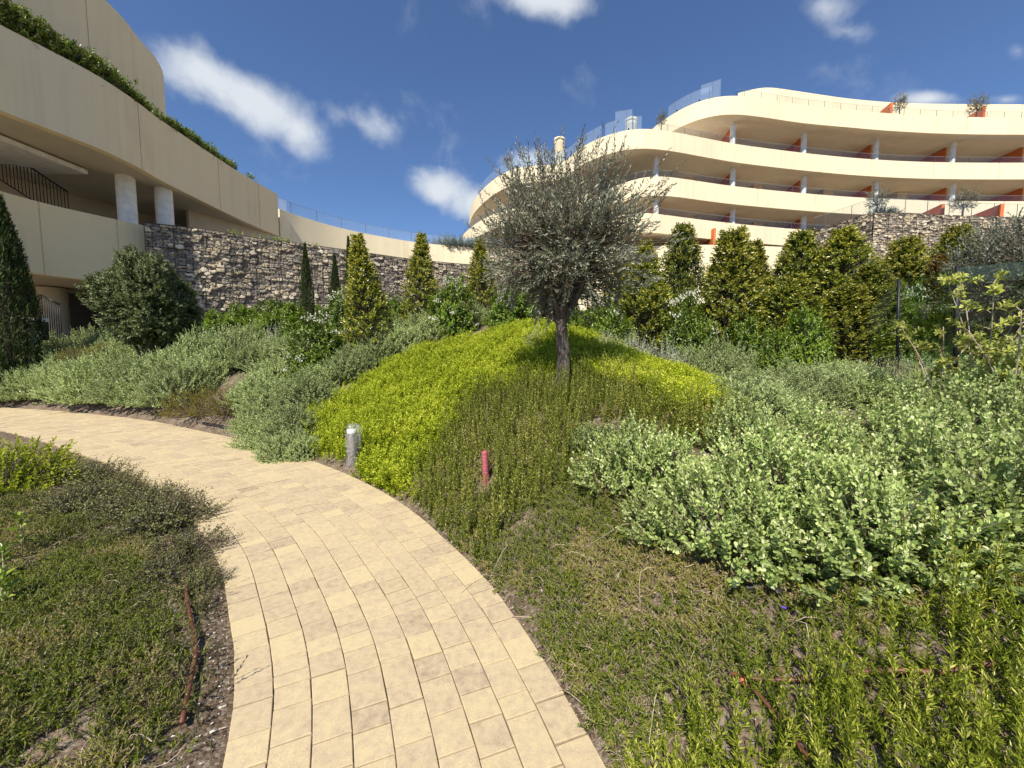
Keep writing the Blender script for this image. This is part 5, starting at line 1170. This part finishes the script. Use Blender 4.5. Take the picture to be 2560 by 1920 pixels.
# pink corrugated conduit
M['pink'] = plain('pink_conduit', (.50, .12, .15), .6, var=.12, scale=30)
p = gpd(1050, 1032, .05); p[2] -= .08; q_ = at_Y(1044 * DS, 974 * DS, p[1]); hC = q_[2] - p[2]; zz_ = np.linspace(0, hC, 110); rC = 6.6 * DS * p[1] / FPX; rad_ = rC * (1 + .10 * np.sign(np.sin(zz_ / hC * 26 * 6.283)))
v, q = tube(np.c_[-(zz_ / hC)**1.0 * .012, 0 * zz_, zz_], rad_, 14, False); v2, q2 = tube(np.c_[-(zz_[::-1] / hC) * .012, 0 * zz_, zz_[::-1]], np.full(110, rC * .8), 14, False)
cd = tag(mk('conduit', [(v, q, M['pink'], None), (v2, q2, M['pink'], None)]), 'pink corrugated conduit stub sticking up out of the rosemary', 'conduit'); cd.location = tuple(p)
# irrigation pipes
M['pipe'] = plain('brown_pipe', (.13, .05, .033), .5, var=.2, scale=14); M['fit'] = plain('red_fitting', (.42, .09, .04), .5); M['blackpipe'] = plain('black_pipe', (.02, .02, .022), .5)
def ground_tube(pts, r, lift):
    P = np.array([gpd(x, y) for x, y in pts]); P = spline(P, 40); P[:, 2] = smooth_line(np.c_[ground(P[:, 0], P[:, 1])], 6)[:, 0] + r + lift; return P
pr_ = empty('irrigation_pipe', tuple(gpd(1597, 1502))); tag(pr_, 'brown irrigation pipe with an orange tee lying in the bottom right bed', 'pipe')
PA = ground_tube([(1575, 1488), (1597, 1502), (1660, 1575), (1735, 1665), (1800, 1745)], .008, .035); PB_ = ground_tube([(1597, 1502), (1700, 1504), (1830, 1492), (1960, 1488), (2150, 1482)], .008, .035)
tee = PA[np.argmin(np.linalg.norm(PA[:, :2] - gpd(1597, 1502)[:2], axis=1))]; PB_[0] = tee
own(mk('pipe', [(*tube(PA, .0085, 9), M['pipe'], None)]), pr_); own(mk('branch_pipe', [(*tube(PB_, .0085, 9), M['pipe'], None)]), pr_)
dA = nrm(PA[12] - PA[6]); dB = nrm(PB_[3] - PB_[0]); own(mk('tee_fitting', [(*tube([tee - dA * .022, tee + dA * .022], .0125, 10), M['fit'], None), (*tube([tee, tee + dB * .03], .0125, 10), M['fit'], None)]), pr_)
PL_ = ground_tube([(362, 1172), (385, 1200), (402, 1250), (404, 1300), (412, 1350), (425, 1420), (415, 1490), (400, 1560), (394, 1590)], .010, .03); tag(mk('irrigation_pipe', [(*tube(PL_, .0105, 9), M['pipe'], None)]), 'brown irrigation pipe snaking along the left bed beside the pavers', 'pipe')
PK = ground_tube([(440, 918), (480, 926), (540, 935)], .03, .0); tag(mk('drain_pipe', [(*tube(PK, .03, 10), M['blackpipe'], None)]), 'black pipe end lying on the soil bank between bronze and silver shrubs', 'pipe')
PK = ground_tube([(1610, 1290), (1650, 1288), (1690, 1296)], .02, .01); tag(mk('drain_pipe', [(*tube(PK, .02, 10), M['blackpipe'], None)]), 'short black pipe in the creeping cover on the right', 'pipe')
# glass fence at the right
gf = empty('glass_fence', tuple(at_Y(905, 320, 6.6))); tag(gf, 'clear green-tinted glass fence on black posts in front of the shrubs at the right', 'fence')
pts = [(1885, 745, 600, 7.0), (1942, 745, 603, 6.7), (2068, 760, 575, 5.9), (2230, 770, 560, 5.3)]; W3 = []
for (dx, yb, yt, Y) in pts: a, b_ = at_Y(dx * DS, yb * DS, Y), at_Y(dx * DS, yt * DS, Y); W3.append((a, b_))
hs_ = [w[1][2] for w in W3]
for k in range(3):
    a, b_ = W3[k]; c, d = W3[k + 1]; dz = 0.0 if k else -.0
    V = np.array([a - (0, 0, .3), c - (0, 0, .3), (d[0], d[1], d[2] - .02), (b_[0], b_[1], b_[2] - (.02 if k else .55))]); n_ = np.cross(V[1] - V[0], (0, 0, 1.0)); n_ = n_ / np.linalg.norm(n_) * .012
    V8 = np.concatenate([V, V - n_]); own(mk('glass_panel', [(V8[q6].reshape(-1, 3), np.arange(24).reshape(6, 4), M['glass_green'], None)], smooth=False), gf)
for k in (1, 2):
    a, b_ = W3[k]; own(mk('post', [(*tube([a - (0, 0, .5), b_], .022 if k == 1 else .028, 10), M['black'], None)]), gf)
# small bollard lights under the left building
for (px, py0, py1, Y, w_, lab) in ((37, 318, 335, 13.4, .42, 'small dark bollard light with a white head under the left balcony'), (31, 331, 342, 13.0, .34, 'low white box light beside the dark bollard under the left balcony')):
    a, b_ = at_Y(px, py1, Y), at_Y(px, py0, Y); hh2 = b_[2] - a[2]; bo = empty('bollard_light', tuple(a)); tag(bo, lab, 'bollard light')
    mk('post', [(*box((0, 0, hh2 * .25), (w_ * .9, w_ * .9, hh2 * 1.1)), M['black'] if py0 < 320 else M['lamp_white'], None)], bo, False); mk('head', [(*box((0, 0, hh2 * .9), (w_, w_, hh2 * .22)), M['lamp_white'], None)], bo, False); 
    if py0 < 320: mk('lens', [(*box((0, -w_ * .5, hh2 * .9), (w_ * .6, .02, hh2 * .12)), M['frame'], None)], bo, False)
# loose stones on the soil
M['rock'] = plain('pale_stone', (.55, .50, .42), .9, var=.25, scale=30, bmp=.5, bscale=60)
def rock(name, p, r, mat, label=None, cat=None, group=None):
    V, Q = lathe([(.001, -.6), (.6, -.5), (1, 0), (.75, .45), (.3, .68), (.001, .7)], 9); V = V * r * (.75 + .55 * fbm2(V[:, 0] * 1.3 + p[0] * 9, V[:, 1] * 1.3 + V[:, 2] + p[1] * 7, 3))[:, None] * np.array([1.2, .9, .7])
    o = mk(name, [(V, Q, mat, None)], smooth=False); o.location = tuple(p); o.rotation_euler = (0, 0, p[0] * 50); return tag(o, label, cat, group)
rock('stone', gpd(1262, 1508), .030, M['lamp_white'], 'white stone at the paver edge in the lower middle of the picture', 'stone')
rock('stone', gpd(308, 1440), .022, M['lamp_white'], 'white stone in the left bed near the irrigation pipe', 'stone')
rock('stone', gpd(75, 1012), .03, M['lamp_white'], 'white stone among the dusky shrubs below the lime shrub at the left', 'stone')
M['orange_leaf'] = plain('orange_leaf', (.75, .28, .03), .6)
lf = scatter(LANCE, np.array([gpd(1262, 1558)]) + (0, 0, .006), np.array([[1, .2, .05]]), np.array([[0, 0, 1.0]]), .035, .022, np.array([.5])); tag(mk('fallen_leaf', [(lf[0], lf[1], M['orange_leaf'], None)]), 'fallen orange leaf on the soil below the white stone', 'leaf')
M['violet'] = plain('violet_petal', (.12, .05, .45), .5); fp = gpd(1692, 1342); lf = scatter(OVAL, np.repeat([fp + (0, 0, .06)], 5, 0), np.c_[np.cos(np.arange(5) * 1.26), np.sin(np.arange(5) * 1.26), np.full(5, .4)], np.repeat([[0, 0, 1.0]], 5, 0), .012, .011, np.full(5, .5)); tag(mk('violet_flower', [(lf[0], lf[1], M['violet'], None)]), 'single violet flower in the creeping cover on the right', 'flower')
# gravel and crumbs along the soil edges: uncountable, one object
def crumbs(n, d0, d1, smin, smax, name, label, mat, rmin=.003, rmax=.013):
    s = rng.uniform(smin, smax, n); d = d0 + (d1 - d0) * rng.random(n)**1.3; k = np.searchsorted(_s, s).clip(0, len(_s) - 1); X = EL[k] + EN[k] * d[:, None] if d0 >= 0 else EL[k] - EN[k] * (width_at(s) - d)[:, None]
    P = np.c_[X, ground(X[:, 0], X[:, 1])]; r_ = rmin + (rmax - rmin) * rng.random(n)**4
    oc_ = np.array([(1, 0, 0), (0, 1, 0), (-1, 0, 0), (0, -1, 0), (0, 0, .8), (0, 0, -.8)]); f = np.array([(0, 1, 4), (1, 2, 4), (2, 3, 4), (3, 0, 4), (1, 0, 5), (2, 1, 5), (3, 2, 5), (0, 3, 5)])
    V = P[:, None] + (oc_[None] * rng.uniform(.6, 1.2, (n, 6, 1)) + rng.normal(0, .15, (n, 6, 3))) * r_[:, None, None]; F = (f[None] + (np.arange(n) * 6)[:, None, None]).reshape(-1, 3)
    return tag(mk(name, [(V.reshape(-1, 3), F, mat, None)], smooth=False), label, 'gravel', None, 'stuff')
sN = s_near(.37, 1.38)
crumbs(2600, .0, .5, sN - .6, s1, 'gravel', 'loose gravel and soil crumbs along the bank side of the path', M['rock'])
crumbs(1800, -.02, -.45, sN - .6, sN + 4.5, 'gravel', 'loose gravel on the soil strip at the left of the path', M['rock'], .002, .009)
# dry twigs lying in the creeping cover
def twig_heap(polys, n, label):
    P = np.concatenate([bed_pts(p_, .03, n) for p_ in polys]); V, Q, off = [], [], 0; it = []
    for b_ in P:
        a = rng.uniform(0, 6.28); l = rng.uniform(.06, .30); c = b_ + np.array([math.cos(a) * l * .5, math.sin(a) * l * .5, rng.uniform(.02, .07)]); e = b_ + np.array([math.cos(a + rng.normal(0, .4)) * l, math.sin(a + rng.normal(0, .4)) * l, 0]); e[2] = gz(e[0], e[1]) + rng.uniform(.0, .10); it.append(tube(spline(np.array([b_ + (0, 0, .03), c, e]), 6), np.linspace(.0028, .0012, 6), 4, False))
    return tag(mk('dry_twigs', [(*join(it), M['drytwig'], None)]), label, 'twigs', None, 'stuff')
twig_heap([MA], 26, 'pale dry twigs tangled in the creeping cover on the right'); twig_heap([[(0, 1150), (250, 1200), (330, 1300), (390, 1420), (400, 1560), (380, 1700), (-100, 1700)]], 24, 'pale dry twigs tangled in the creeping mat on the left')
